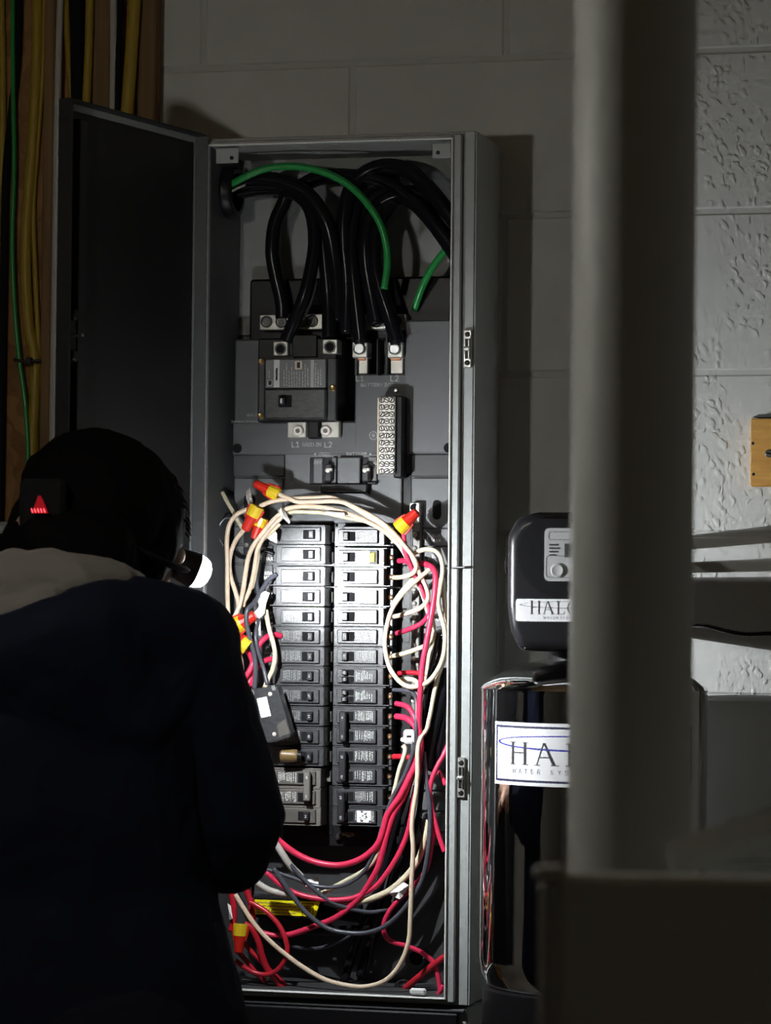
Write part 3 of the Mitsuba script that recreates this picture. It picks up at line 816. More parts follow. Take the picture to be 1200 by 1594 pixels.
put('ferrule', lathe([(.022, .006), (.027, .0055)], c0, c1, 16), 'm_black', ra, smooth=30)

# ------------------------------------------------------------------ wires
def wire(name, pts, r, m, label, group=None, y=-.112, n=8):
    q = [P(a[0], a[1], a[2] if len(a) > 2 else y) for a in pts]
    return single(name, tube(q, r, 10, n), m, label, 'wire' if 'cable' not in name else 'cable', group, smooth=True)


BK = 'thick black service cables in the top of the cabinet'
R0 = .0098
bc = lambda pts, lab, r=R0: wire('service_cable', pts, r, 'm_black_wire', lab, BK, y=-.07, n=10)
bc([(338, 292, -.075), (370, 284, -.075), (404, 279, -.078), (440, 284, -.08), (478, 302, -.08), (508, 345, -.08), (520, 395, -.076), (525, 440, -.07), (526, 500, -.06)], 'thick black cable arching from the left bushing down to the middle lugs', .0105)
bc([(338, 306, -.06), (400, 294, -.058), (446, 296, -.06), (478, 316, -.064), (500, 360, -.066), (508, 420, -.066), (512, 470, -.066), (513, 527, -.07)], 'thick black cable behind the first arch, dropping to the right-hand breaker lug', .0095)
bc([(452, 290, -.05), (441, 318, -.05), (428, 350, -.052), (424, 392, -.054), (430, 430, -.052), (439, 470, -.05), (440, 496, -.05)], 'black cable bowing out left above the main breaker')
bc([(462, 294, -.07), (484, 330, -.075), (490, 376, -.078), (484, 420, -.082), (474, 462, -.085), (460, 496, -.082), (446, 530, -.076)], 'glossy black cable curving down in front of the lug bar', .0088)
bc([(464, 292, -.055), (500, 276, -.057), (550, 275, -.06), (596, 282, -.062), (636, 308, -.064), (668, 340, -.066), (692, 372, -.068), (716, 408, -.07)], 'black cable sweeping across the top to the right side')
bc([(540, 520, -.06), (541, 440, -.066), (536, 380, -.068), (537, 332, -.068), (548, 292, -.064), (572, 268, -.062), (604, 259, -.064), (636, 266, -.068), (662, 288, -.07), (688, 318, -.074), (714, 352, -.076)], 'black cable looping highest at the top right', .0105)
bc([(588, 505, -.06), (578, 454, -.064), (571, 412, -.066), (570, 376, -.066), (576, 344, -.062), (594, 318, -.06), (622, 306, -.06), (650, 318, -.064), (680, 352, -.068), (712, 392, -.07)], 'black cable with a bright glint bending right below the highest loop', .0108)
bc([(619, 534, -.07), (606, 490, -.074), (592, 446, -.074), (584, 406, -.072), (588, 360, -.066), (610, 318, -.058), (640, 300, -.055), (676, 312, -.057), (714, 352, -.06)], 'black cable running down to the battery lug marked L2')
bc([(562, 534, -.07), (556, 480, -.07), (550, 420, -.07), (548, 370, -.066), (556, 320, -.058), (580, 290, -.054), (620, 280, -.053)], 'black cable running down to the battery lug marked L1', .009)
wire('green_ground_wire', [(340, 296, -.09), (354, 290, -.095), (380, 276, -.10), (412, 263, -.10), (444, 259, -.10), (476, 261, -.10), (512, 271, -.10), (544, 289, -.10), (572, 317, -.10), (592, 349, -.10), (601, 380, -.098), (603, 412, -.094), (598, 450, -.09)], .0047, 'm_green_wire', 'green ground wire arching over the black cables from the left bushing')
wire('green_ground_wire', [(708, 366, -.07), (694, 388, -.066), (672, 418, -.06), (656, 450, -.052), (645, 482, -.04)], .0047, 'm_green_wire', 'short green ground wire at the right above the grey panel')
wire('bare_wire', [(360, 298, -.098), (369, 293, -.1), (382, 288, -.10)], .0016, 'm_silver', 'short bare silver wire end under the green wire at the bushing')

BW, CW, RW, GW = 'm_beige_wire', 'm_cream_wire', 'm_red_wire', 'm_grey_wire'
rb = .0030
# neutral wires over the top of the breakers
wire('beige_wire', [(432, 768, -.118), (448, 775, -.118), (463, 781, -.117), (487, 781, -.116), (530, 781, -.115), (563, 795, -.115), (593, 812, -.116), (613, 830, -.118), (630, 850, -.12), (643, 867, -.12), (648, 880, -.118), (643, 892, -.114), (627, 898, -.104), (612, 899, -.088)], rb, BW, 'pinkish beige wire from the flat-lying wire nut over the breakers to the third right breaker')
wire('beige_wire', [(404, 788, -.122), (416, 783, -.12), (430, 779, -.118), (460, 776, -.113), (490, 775, -.111), (517, 775, -.11), (547, 788, -.11), (572, 803, -.11), (597, 818, -.112), (620, 837, -.114), (637, 857, -.115), (646, 877, -.114), (655, 896, -.112), (664, 916, -.11), (666, 932, -.108), (655, 946, -.104), (636, 954, -.098), (613, 960, -.086)], rb, BW, 'beige wire from the upper left wire nut to the fifth right breaker')
wire('beige_wire', [(434, 797, -.116), (450, 791, -.114), (475, 788, -.112), (510, 791, -.112), (543, 800, -.112), (575, 814, -.112), (604, 831, -.112), (624, 853, -.111), (638, 878, -.109), (650, 905, -.107), (660, 932, -.105), (668, 960, -.104), (676, 990, -.104)], rb, BW, 'beige wire leaving the twisted bunch and passing lowest over the right breakers')
wire('beige_wire', [(438, 803, -.112), (456, 797, -.11), (480, 797, -.108), (508, 799, -.107), (540, 806, -.106), (570, 812, -.106), (596, 826, -.106), (618, 846, -.106)], .0027, CW, 'cream wire lying deepest in the bundle above the breakers')
wire('beige_wire', [(398, 793, -.118), (382, 794, -.119), (366, 803, -.121), (356, 820, -.122), (353, 845, -.122), (354, 870, -.122), (354, 897, -.122), (354, 925, -.122), (355, 955, -.122), (357, 985, -.122), (364, 1004, -.12), (374, 1024, -.118), (376, 1050, -.116), (372, 1075, -.115)], rb, BW, 'long beige wire making the outermost loop left of the breakers')
wire('beige_wire', [(381, 823, -.12), (369, 838, -.118), (361, 855, -.117), (357, 876, -.117), (359, 897, -.116), (366, 920, -.115), (371, 940, -.115), (368, 958, -.117), (360, 972, -.119)], rb, BW, 'beige wire dropping from the upper left wire nut to the lower yellow one')
wire('beige_wire', [(440, 797, -.12), (427, 808, -.121), (411, 827, -.121), (394, 850, -.12), (386, 870, -.119), (382, 893, -.118), (378, 920, -.117), (372, 945, -.118), (362, 966, -.121)], rb, BW, 'beige wire on the left edge of the twisted bunch by the breakers')
wire('beige_wire', [(443, 801, -.116), (430, 813, -.117), (414, 831, -.117), (402, 852, -.115), (398, 872, -.113), (394, 897, -.111), (388, 920, -.109), (380, 936, -.107), (378, 944, -.106)], rb, BW, 'beige wire on the right edge of the twisted bunch by the breakers')
wire('beige_wire', [(436, 815, -.112), (418, 832, -.112), (404, 846, -.111), (401, 870, -.109), (396, 900, -.107), (392, 916, -.106)], .0026, CW, 'cream wire tucked behind the twisted bunch left of the breakers')
wire('beige_wire', [(346, 766, -.09), (353, 780, -.092), (363, 797, -.094), (371, 812, -.096), (378, 824, -.098)], .0026, CW, 'short cream wire end sticking up at the upper left of the panel')
wire('bare_wire', [(360, 806, -.085), (349, 808, -.085), (341, 820, -.085), (341, 836, -.084), (348, 850, -.08)], .0011, 'm_steel', 'thin bare wire looping at the left inner wall')
wire('beige_wire', [(414, 950, -.108), (418, 975, -.112), (425, 1000, -.114), (428, 1020, -.114), (425, 1040, -.113), (417, 1058, -.112), (412, 1070, -.118)], rb, CW, 'cream wire curving down to the loose breaker')
wire('beige_wire', [(371, 1018, -.126), (374, 1035, -.126), (372, 1052, -.126), (376, 1068, -.125), (379, 1090, -.12)], .0026, BW, 'beige wire under the lowest left wire nut beside the jacket')
wire('beige_wire', [(645, 861, -.11), (654, 857, -.112), (666, 855, -.114), (678, 858, -.116), (686, 868, -.117), (689, 888, -.118), (685, 915, -.118), (682, 937, -.118), (686, 957, -.118), (692, 980, -.118), (692, 1008, -.118), (688, 1028, -.118), (680, 1045, -.118), (668, 1060, -.118), (654, 1067, -.118), (638, 1069, -.118), (622, 1061, -.118), (608, 1042, -.118), (601, 1020, -.118), (599, 998, -.118), (602, 975, -.118), (609, 951, -.118), (622, 930, -.118), (640, 911, -.117), (656, 897, -.115), (672, 884, -.111)], rb, CW, 'long cream wire forming the big round loop right of the breakers')
wire('beige_wire', [(613, 938, -.09), (626, 920, -.096), (640, 904, -.10), (648, 892, -.102)], rb, CW, 'short cream wire crossing behind the big loop')
wire('beige_wire', [(690, 900, -.104), (692, 935, -.104), (695, 970, -.106), (695, 1005, -.108), (690, 1030, -.108), (682, 1052, -.107), (676, 1078, -.106), (671, 1105, -.106), (668, 1120, -.106)], rb, CW, 'cream wire along the right edge of the opening beside the big loop')
wire('beige_wire', [(612, 1021, -.088), (630, 1017, -.096), (650, 1010, -.10), (664, 1004, -.103), (671, 994, -.103), (672, 980, -.102)], rb, CW, 'cream wire leaving the seventh right breaker')
wire('beige_wire', [(618, 1059, -.095), (632, 1057, -.10), (645, 1059, -.104), (652, 1066, -.106)], rb, CW, 'short cream wire inside the foot of the big loop')
wire('beige_wire', [(671, 958, -.10), (675, 975, -.10), (674, 1000, -.099), (668, 1020, -.098), (664, 1050, -.098), (657, 1078, -.098)], .0026, CW, 'cream wire half hidden among the black wires right of the loop')
# black cords on the right
for lab, pts, r in (
        ('black wire with a pale sheen just right of the red riser', [(683, 985, -.10), (679, 1005, -.10), (672, 1035, -.10), (666, 1065, -.10), (662, 1095, -.10), (658, 1125, -.10), (655, 1160, -.098), (640, 1215, -.095), (625, 1260, -.09), (612, 1300, -.08), (590, 1400, -.06), (575, 1500, -.045)], .0032),
        ('black wire second from the red riser', [(688, 990, -.096), (684, 1020, -.096), (676, 1050, -.096), (670, 1085, -.096), (665, 1120, -.096), (661, 1155, -.094), (650, 1210, -.09), (636, 1270, -.08), (610, 1360, -.06), (590, 1430, -.045), (562, 1500, -.035)], .0032),
        ('black wire between the cream wire and the thick black cord', [(676, 1000, -.092), (671, 1030, -.092), (667, 1070, -.092), (662, 1110, -.092), (660, 1150, -.092), (658, 1200, -.09), (654, 1250, -.086), (640, 1320, -.07), (620, 1390, -.05), (600, 1450, -.035)], .003)):
    wire('black_wire', pts, r, 'm_black_wire', lab, 'black wires right of the breakers')
wire('black_cable', [(693, 1040, -.094), (690, 1070, -.094), (682, 1105, -.094), (674, 1140, -.094), (668, 1170, -.094), (665, 1198, -.094)], .0072, 'm_black_wire', 'thick black cord ending in a cut tip beside the right edge')
wire('black_cable', [(697, 1060, -.088), (692, 1100, -.088), (686, 1140, -.088), (680, 1175, -.088), (672, 1200, -.085)], .0055, 'm_black_wire', 'second thick black cord right of the cut one')
wire('grey_wire', [(612, 1074, -.086), (630, 1075, -.096), (643, 1079, -.104), (648, 1092, -.11), (648, 1125, -.116), (646, 1155, -.118), (638, 1185, -.118), (627, 1212, -.118), (612, 1240, -.117), (601, 1268, -.116), (592, 1297, -.114), (585, 1320, -.112), (570, 1352, -.108), (548, 1372, -.106), (521, 1381, -.106), (491, 1379, -.106), (457, 1367, -.108), (424, 1356, -.112), (410, 1352, -.114)], .0026, GW, 'dark grey wire from the lower tandem breaker sweeping down to the sleeve')
wire('grey_wire', [(660, 1170, -.106), (662, 1200, -.108), (666, 1230, -.11), (669, 1260, -.112), (669, 1290, -.114), (666, 1326, -.116), (656, 1372, -.116), (630, 1413, -.116), (600, 1441, -.116), (570, 1452, -.116), (540, 1452, -.116), (510, 1445, -.116), (480, 1424, -.116), (457, 1397, -.116), (439, 1371, -.116), (426, 1352, -.116)], .0030, GW, 'dark grey wire making the lowest grey sweep across the bottom')
wire('grey_wire', [(438, 1328, -.110), (452, 1346, -.110), (469, 1365, -.110), (491, 1386, -.110), (517, 1405, -.108), (547, 1415, -.104), (577, 1420, -.098), (606, 1415, -.09)], .0027, GW, 'dark grey wire crossing the yellow label’s upper right to the middle'.replace('’', "'"))
wire('grey_wire', [(545, 1456, -.085), (526, 1466, -.08), (506, 1474, -.07), (480, 1477, -.06), (452, 1472, -.05)], .0026, GW, 'faint grey wire near the bottom of the cabinet')
wire('black_wire', [(365, 1385, -.11), (371, 1398, -.112), (380, 1415, -.112), (393, 1440, -.11), (412, 1458, -.106), (432, 1470, -.10), (452, 1476, -.094)], .0036, 'm_black_wire', 'glossy black wire beside the lower wire nut', 'black wires at the cabinet bottom')
wire('black_wire', [(394, 1372, -.10), (393, 1392, -.10), (390, 1410, -.10), (392, 1432, -.10)], .002, 'm_black_wire', 'thin black wire left of the yellow label', 'black wires at the cabinet bottom')
for lab, pts in (('left black cable falling behind the red wires at the bottom', [(606, 1330, -.05), (590, 1380, -.05), (570, 1430, -.045), (550, 1480, -.04), (535, 1530, -.05)]),
                 ('right black cable falling behind the red wires at the bottom', [(624, 1330, -.045), (606, 1390, -.045), (590, 1440, -.04), (572, 1480, -.04), (560, 1520, -.05)])):
    wire('black_cable', pts, .0055, 'm_black_wire', lab)
# red wires
rr = .0034
wire('red_wire', [(628, 826, -.118), (629, 840, -.116), (631, 860, -.113), (641, 885, -.109), (652, 908, -.107), (660, 927, -.106), (667, 945, -.105), (666, 958, -.104), (656, 970, -.10), (638, 979, -.095), (617, 986, -.086)], .0031, RW, 'red wire from the wire nut on the neutral bar to the sixth right breaker')
wire('red_wire', [(620, 873, -.088), (630, 873, -.094), (638, 878, -.098), (648, 893, -.099)], rr, RW, 'short red stub leaving the second right breaker')
wire('red_wire', [(654, 877, -.104), (665, 879, -.108), (674, 885, -.114), (678, 897, -.117), (677, 922, -.119), (673, 950, -.12), (668, 978, -.12), (663, 1005, -.12), (658, 1033, -.119), (655, 1067, -.118), (653, 1100, -.116), (652, 1127, -.114), (653, 1150, -.113), (648, 1173, -.113), (640, 1207, -.113), (628, 1240, -.113), (613, 1267, -.113), (603, 1297, -.112), (590, 1345, -.11), (577, 1371, -.108), (562, 1394, -.106), (540, 1416, -.104), (517, 1431, -.102), (491, 1441, -.10), (454, 1454, -.10), (427, 1456, -.10), (405, 1452, -.102)], .0038, RW, 'long red riser running down past the big loop to the lower left')
wire('red_wire', [(620, 1048, -.084), (640, 1047, -.09), (657, 1049, -.096), (665, 1052, -.098)], .003, 'm_crimson_wire', 'dark red wire crossing behind the foot of the big loop')
wire('red_wire', [(616, 1095, -.09), (632, 1099, -.098), (642, 1110, -.104), (648, 1124, -.108), (654, 1142, -.110), (656, 1165, -.108), (652, 1200, -.107), (645, 1240, -.106), (636, 1290, -.105), (624, 1322, -.105), (607, 1352, -.105), (585, 1379, -.105), (555, 1396, -.106), (525, 1401, -.107), (495, 1399, -.108), (465, 1392, -.109), (439, 1379, -.111), (414, 1358, -.114)], .0034, RW, 'red wire from the upper pole of the first double breaker to the lower left')
wire('red_wire', [(616, 1115, -.09), (632, 1118, -.10), (643, 1127, -.107), (651, 1140, -.112), (655, 1156, -.114), (648, 1186, -.116), (636, 1212, -.117), (622, 1240, -.117), (604, 1266, -.116), (597, 1290, -.115), (590, 1310, -.114), (577, 1326, -.112), (555, 1340, -.11), (525, 1347, -.108), (491, 1342, -.108), (461, 1329, -.11), (438, 1312, -.113), (425, 1300, -.115)], .0040, RW, 'fat red wire from the first double breaker passing behind the elbow')
wire('red_wire', [(612, 1178, -.086), (626, 1178, -.095), (640, 1180, -.10), (648, 1186, -.102)], .0036, 'm_crimson_wire', 'short dark red wire at the second double breaker')
wire('red_wire', [(697, 1160, -.098), (690, 1176, -.102), (681, 1192, -.106), (672, 1214, -.108), (669, 1236, -.108), (673, 1262, -.108), (680, 1290, -.108), (687, 1312, -.108), (692, 1326, -.108)], .0032, RW, 'red wire bowing along the right edge beside the lower strike plate')
wire('red_wire', [(683, 1200, -.095), (688, 1210, -.096), (694, 1222, -.097)], .003, RW, 'short red wire branching at the right edge')
wire('red_wire', [(676, 1280, -.105), (672, 1312, -.107), (664, 1352, -.108), (643, 1380, -.108), (620, 1401, -.108), (603, 1424, -.108), (597, 1445, -.106), (605, 1463, -.102), (630, 1472, -.098), (655, 1482, -.094), (674, 1498, -.09), (682, 1520, -.09), (686, 1547, -.09)], .0032, RW, 'red wire bending sharply right past the conduit ring')
wire('red_wire', [(694, 1488, -.10), (680, 1498, -.096), (664, 1511, -.09), (641, 1530, -.08), (630, 1540, -.068)], .0042, 'm_crimson_wire', 'straight red wire rising from the metal conduit ring')
wire('red_wire', [(690, 1534, -.11), (684, 1545, -.11), (680, 1550, -.105)], .003, RW, 'red wire end in the lower right corner')
wire('red_wire', [(438, 990, -.09), (428, 988, -.096), (416, 991, -.104), (404, 1003, -.11), (396, 1025, -.115), (388, 1045, -.118), (376, 1062, -.12), (364, 1078, -.122)], .0036, RW, 'red wire from the sixth left breaker bending down towards the jacket')
wire('red_wire', [(426, 1026, -.09), (414, 1028, -.096), (402, 1037, -.102), (392, 1052, -.108), (384, 1072, -.112), (376, 1095, -.114)], .0036, RW, 'red wire from the seventh left breaker beside the loose breaker')
wire('red_wire', [(381, 1010, -.118), (389, 1020, -.114), (394, 1040, -.11), (392, 1068, -.108)], .003, RW, 'red wire dropping from the lowest left wire nut')
wire('red_wire', [(340, 966, -.135), (348, 976, -.133), (356, 992, -.131), (366, 1003, -.128)], .0034, RW, 'red wire at the shoulder edge running to the lowest left wire nut')
wire('grey_wire', [(430, 894, -.088), (418, 903, -.096), (408, 918, -.108), (396, 938, -.124), (386, 948, -.13), (383, 962, -.131), (386, 982, -.13), (391, 1002, -.128), (396, 1022, -.126), (398, 1045, -.125), (396, 1072, -.124)], .0030, GW, 'grey wire looping over the red wire nut to the loose breaker')
wire('grey_wire', [(400, 880, -.10), (399, 900, -.10), (402, 930, -.105), (402, 960, -.11), (398, 990, -.118), (402, 1015, -.118), (410, 1040, -.116), (416, 1066, -.118)], .0026, GW, 'grey wire between the paper tags and the loose breaker')
wire('black_wire', [(360, 852, -.08), (372, 866, -.082), (386, 868, -.082), (398, 862, -.082), (412, 858, -.082), (426, 862, -.08)], .0018, 'm_black_wire', 'thin black wire crossing to the second left breaker')
wire('beige_wire', [(627, 1160, -.118), (631, 1166, -.118), (628, 1180, -.118), (622, 1197, -.117), (617, 1218, -.115), (611, 1244, -.113), (604, 1275, -.112), (595, 1306, -.11), (584, 1336, -.108), (568, 1354, -.106), (540, 1370, -.10), (512, 1385, -.096), (496, 1393, -.09)], .0030, CW, 'cream wire hanging from the small white connector to the bottom')
wire('beige_wire', [(668, 1118, -.106), (664, 1135, -.108), (654, 1150, -.116), (650, 1170, -.119), (650, 1200, -.12), (648, 1230, -.12), (643, 1262, -.12), (641, 1290, -.12), (643, 1320, -.12), (641, 1366, -.12), (639, 1420, -.12), (636, 1465, -.12), (622, 1502, -.12), (600, 1526, -.12), (570, 1536, -.12), (540, 1534, -.12), (506, 1525, -.12), (472, 1506, -.12), (446, 1487, -.12), (420, 1465, -.12), (397, 1440, -.12), (380, 1415, -.12), (366, 1392, -.12)], .0031, BW, 'longest beige wire hanging in a deep curve along the cabinet bottom')
wire('beige_wire', [(666, 1276, -.10), (662, 1302, -.102), (652, 1336, -.103), (632, 1364, -.103), (605, 1387, -.103), (577, 1399, -.102), (550, 1405, -.10), (522, 1407, -.096)], .0042, CW, 'thick cream wire curving up to the lower right deck')
wire('beige_wire', [(428, 1310, -.116), (440, 1330, -.114), (452, 1348, -.108), (470, 1366, -.10)], .0046, 'm_romex_white', 'pale wire coming out under the elbow')
wire('beige_wire', [(388, 1362, -.112), (400, 1374, -.112), (420, 1386, -.11), (446, 1392, -.106), (462, 1393, -.10)], .0042, 'm_romex_white', 'pale wire above the yellow label')
wire('red_wire', [(388, 1404, -.112), (400, 1410, -.113), (418, 1422, -.114), (436, 1443, -.115), (446, 1468, -.116), (446, 1488, -.116), (434, 1508, -.115), (416, 1517, -.114), (396, 1514, -.114), (378, 1504, -.116), (366, 1495, -.118)], .0032, 'm_crimson_wire', 'dark red wire making a ring below the yellow label')
wire('red_wire', [(380, 1438, -.122), (392, 1446, -.12), (402, 1466, -.117), (408, 1488, -.114), (416, 1508, -.11), (430, 1526, -.105), (446, 1546, -.098)], .0042, 'm_crimson_wire', 'thick dark red wire running from the lower wire nut to the bottom lip')
wire('red_wire', [(376, 1462, -.11), (392, 1482, -.108), (410, 1500, -.106), (430, 1520, -.10), (456, 1545, -.092)], .003, 'm_crimson_wire', 'thin dark red wire behind the thick one at the bottom')
wire('red_wire', [(368, 1478, -.10), (380, 1492, -.10), (396, 1510, -.098), (414, 1530, -.092)], .003, 'm_crimson_wire', 'dark red wire closest to the jacket at the bottom')
wire('red_wire', [(380, 1370, -.10), (385, 1388, -.10), (391, 1406, -.10), (393, 1432, -.10)], .0045, 'm_crimson_wire', 'dark red cable dropping left of the yellow label')
wire('red_wire', [(356, 1376, -.12), (362, 1400, -.12), (364, 1424, -.12), (360, 1450, -.12)], .0042, 'm_crimson_wire', 'dark red wire beside the jacket hem above the wire nut')

# wire nuts
def nut(tip, mouth, ytip, ymouth, label, r=.0072):
    a, b = P(*tip, ytip), P(*mouth, ymouth)
    L = np.linalg.norm(b - a)
    k = thing('wire_nut', label, 'wire connector', 'red and yellow wire nuts')
    plabel(put('cap', lathe([(0, r * .45), (.0015, r * .68), (L * .35, r * .82), (L * .6, r)], a, b, 12), 'm_nut_red', k, smooth=25), 'red cap')
    sk = put('skirt', lathe([(L * .58, r * 1.02), (L * .62, r * 1.08), (L, r * 1.15), (L, r * .8), (L * .8, r * .7)], a, b, 12), 'm_nut_yellow', k, smooth=25)
    plabel(sk, 'yellow skirt')
    d = (b - a) / L
    u = np.cross(d, [0, 1, 0]); u /= np.linalg.norm(u)
    for s in (-1, 1):
        put('wing', tube([a + d * L * .45 + s * u * r * .9, a + d * L * .75 + s * u * r * 1.18, a + d * L * .95 + s * u * r * 1.2], .0016, 6, 4), 'm_nut_red', k)
    return k


nut((396, 752), (434, 771), -.118, -.118, 'wire nut lying nearly level above the left breakers')
nut((381, 826), (401, 788), -.124, -.124, 'wire nut standing upright, upper left of the twisted beige bunch', .0082)
nut((395, 839), (408, 806), -.114, -.114, 'wire nut half hidden behind the twisted beige bunch', .0075)
nut((397, 957), (362, 978), -.122, -.122, 'fat wire nut with a white tag beside it at the left edge', .0098)
nut((360, 988), (386, 1008), -.132, -.128, 'lowest wire nut above the jacket sleeve', .0088)
nut((650, 796), (620, 824), -.12, -.12, 'wire nut resting on the neutral bar at the right', .0085)
nut((371, 1484), (375, 1438), -.128, -.124, 'wire nut pointing down at the cabinet bottom beside the jacket', .0082)


# paper tags and connectors
def tag(pts, y, label, m='m_tag', bend=.005):
    n = len(pts)
    c = P(np.mean([p[0] for p in pts]), np.mean([p[1] for p in pts]), y)
    fr = [P(p[0], p[1], y + bend * (1 if i % 2 else -1)) for i, p in enumerate(pts)]
    V = [c + [0, -.0035, 0]] + fr + [c + [0, -.0027, 0]] + [p + [0, .0008, 0] for p in fr]
    F = []
    for i in range(n):
        j = (i + 1) % n
        F += [[0, 1 + j, 1 + i], [n + 1, n + 2 + i, n + 2 + j], [1 + i, 1 + j, n + 2 + j], [1 + i, n + 2 + j, n + 2 + i]]
    return single('paper_tag', trimesh.Trimesh(np.array(V), F), m, label, 'tag', 'white wire tags')


tag([(383, 765), (389, 759), (392, 775), (395, 786), (388, 790), (383, 776)], -.116, 'pale curled tag left of the level wire nut', 'm_romex_white')
tag([(437, 790), (444, 797), (452, 812), (450, 816), (440, 806), (434, 799)], -.124, 'white tag at the top of the twisted beige bunch')
tag([(412, 823), (424, 820), (431, 830), (431, 846), (422, 842), (412, 836)], -.108, 'white torn tag beside the topmost left breaker')
tag([(398, 930), (412, 920), (420, 923), (414, 940), (412, 955), (402, 965), (394, 955), (404, 945)], -.116, 'white striped tag crumpled beside the fat wire nut')
tag([(397, 965), (405, 962), (406, 990), (398, 988)], -.112, 'narrow white tag hanging below the striped one')
tag([(384, 985), (392, 984), (391, 1000), (386, 996)], -.125, 'tiny white tag between the two lower left wire nuts')
tag([(465, 1372), (495, 1366), (496, 1386), (484, 1390), (474, 1380)], -.09, 'white tag above the yellow label')
tag([(606, 1390), (628, 1373), (636, 1378), (630, 1392), (622, 1400), (610, 1395)], -.114, 'white folded tag on the thick cream wire at the bottom')
tag([(354, 1406), (359, 1410), (362, 1430), (357, 1432)], -.128, 'small white tag beside the jacket hem', bend=.002)
tag([(507, 796), (536, 798), (537, 804), (508, 801)], -.122, 'narrow white tape wrapped on the bundle above the breakers', bend=.001)
cn = thing('push_connector', 'small white plastic connector beside the first double breaker', 'wire connector')
put('housing', pbox((627, 1136), (644, 1158), -.124, -.112, .0025), 'm_tag', cn)
put('spout', pbox((623, 1148), (631, 1155), -.122, -.114, .0015), 'm_tag', cn)
put('slot', pbox((633, 1145), (640, 1148), -.1245, -.1235, .0003), 'm_black', cn)
# yellow label and the board it is on
ctrl = thing('control_board', 'dark circuit board module at the bottom of the cabinet', 'circuit board')
put('tray', pbox((380, 1392), (600, 1456), -.034, -.011, .0015), 'm_dark_pan', ctrl)
put('heat_sink', pbox((500, 1398), (560, 1452), -.044, -.03, .0015), 'm_black', ctrl)
for i in range(6):
    put('terminal', pbox((470 + i * 19, 1440), (480 + i * 19, 1452), -.05, -.03, .001), 'm_black', ctrl)
put('light_pipe', pbox((524, 1414), (538, 1419), -.052, -.04, .001), 'm_brass', ctrl)
ys = thing('warning_label', 'yellow warning label with a small line drawing and fine print', 'label')
c4 = [P(396, 1400, -.0705), P(498, 1404, -.0705), P(491, 1427, -.0705), P(396, 1423, -.0705)]
put('sheet', extr(Polygon([(p[0], p[2]) for p in c4]), .0006, (0, -.070, 0)), 'm_yellow_sticker', ys)
put('backing', pbox((394, 1397), (494, 1430), -.0697, -.033, .0015), 'm_black', ys)
a0 = P(479, 1415, -.0706)
fr = sbox(-.0075, -.0075, .0075, .0075)
put('drawing', extr(union_all([fr.difference(fr.buffer(-.0007)), sbox(-.005, .0005, .0045, .0015), sbox(-.005, .003, .0045, .0037), sbox(-.005, -.0005, -.0043, .0035), Polygon([(-.002, -.001), (.004, -.001), (.001, -.0055)]).buffer(.0003).difference(Polygon([(-.002, -.001), (.004, -.001), (.001, -.0055)]).buffer(-.0004))]), .0003, a0), 'm_black_ink', ys)
lines = []
for i in range(4):
    x = 400
    while x < 462 - 6 * (i == 3):
        L = rng.integers(3, 9)
        lines.append(pbox((x, 1404.5 + i * 5 + (x - 400) * .03), (x + L, 1405.8 + i * 5 + (x - 400) * .03), -.0708, -.0704, .0001))
        x += L + 1.5
plabel(put('fine_print', cat(*lines), 'm_label_grey', ys), 'lines of fine print', 'stuff')

# ------------------------------------------------------------------ water treatment tank
TX, TY, TR_ = None, -.205, .1345
ctr = P(924, 1200, TY)
TX = ctr[0]
ztop = P(924, 1072, TY)[2]
zbot = P(924, 1560, TY - .1)[2]
tank = thing('water_tank', 'polished chrome water tank with a white sticker standing between cabinet and column', 'water tank')
prof = [(0, TR_ * .80), (.008, TR_ * .93), (.022, TR_ * .985), (.04, TR_), (ztop - zbot - .004, TR_), (ztop - zbot, TR_ * 1.004), (ztop - zbot + .004, TR_ * .985),
        (ztop - zbot + .012, TR_ * .91), (ztop - zbot + .020, TR_ * .80), (ztop - zbot + .028, TR_ * .64), (ztop - zbot + .034, TR_ * .44), (ztop - zbot + .036, .045), (ztop - zbot + .05, .042)]
put('jacket', lathe(prof, (TX, TY, zbot), (TX, TY, zbot + 1), 72), 'm_chrome', tank, smooth=28)
put('base', lathe([(0, TR_ * .95), (.004, TR_ * .97), (zbot - .004 + .008, TR_ * .97), (zbot + .008, TR_ * .9)], (TX, TY, FLOOR), (TX, TY, 1), 48), 'm_black', tank, smooth=30)
put('collar', lathe([(0, .052), (.004, .055), (.02, .055), (.024, .05)], (TX, TY, ztop + .03), (TX, TY, 5), 32), 'm_black', tank, smooth=30)


def serif(ch):
    """Roman capitals as (x, z) polygons, 1 unit tall."""
    sv = lambda x, w=.22: [sbox(x - w / 2, 0, x + w / 2, .035), sbox(x - w / 2, .965, x + w / 2, 1)]
    if ch == 'H':
        return union_all([sbox(.06, 0, .18, 1), sbox(.62, 0, .74, 1), sbox(.1, .5, .7, .55)] + sv(.12, .28) + sv(.68, .28)), .84
    if ch == 'A':
        o = union_all([Polygon([(.36, 1), (.44, 1), (.86, 0), (.72, 0)]), Polygon([(.36, 1), (.42, 1), (.13, 0), (.08, 0)]), sbox(.22, .33, .66, .38), sbox(0, 0, .24, .035), sbox(.64, 0, .96, .035)])
        return o, .98
    if ch == 'L':
        return union_all([sbox(.08, 0, .2, 1), sbox(0, 0, .6, .045), Polygon([(.54, 0), (.6, 0), (.64, .25), (.6, .25)]), sbox(0, .965, .28, 1)]), .68
    q = np.linspace(0, 2 * np.pi, 49)[:-1]
    return Polygon(np.stack([.5 + .48 * np.cos(q), .5 + .52 * np.sin(q)], 1)).difference(Polygon(np.stack([.5 + .37 * np.cos(q), .5 + .47 * np.sin(q)], 1))), 1.02


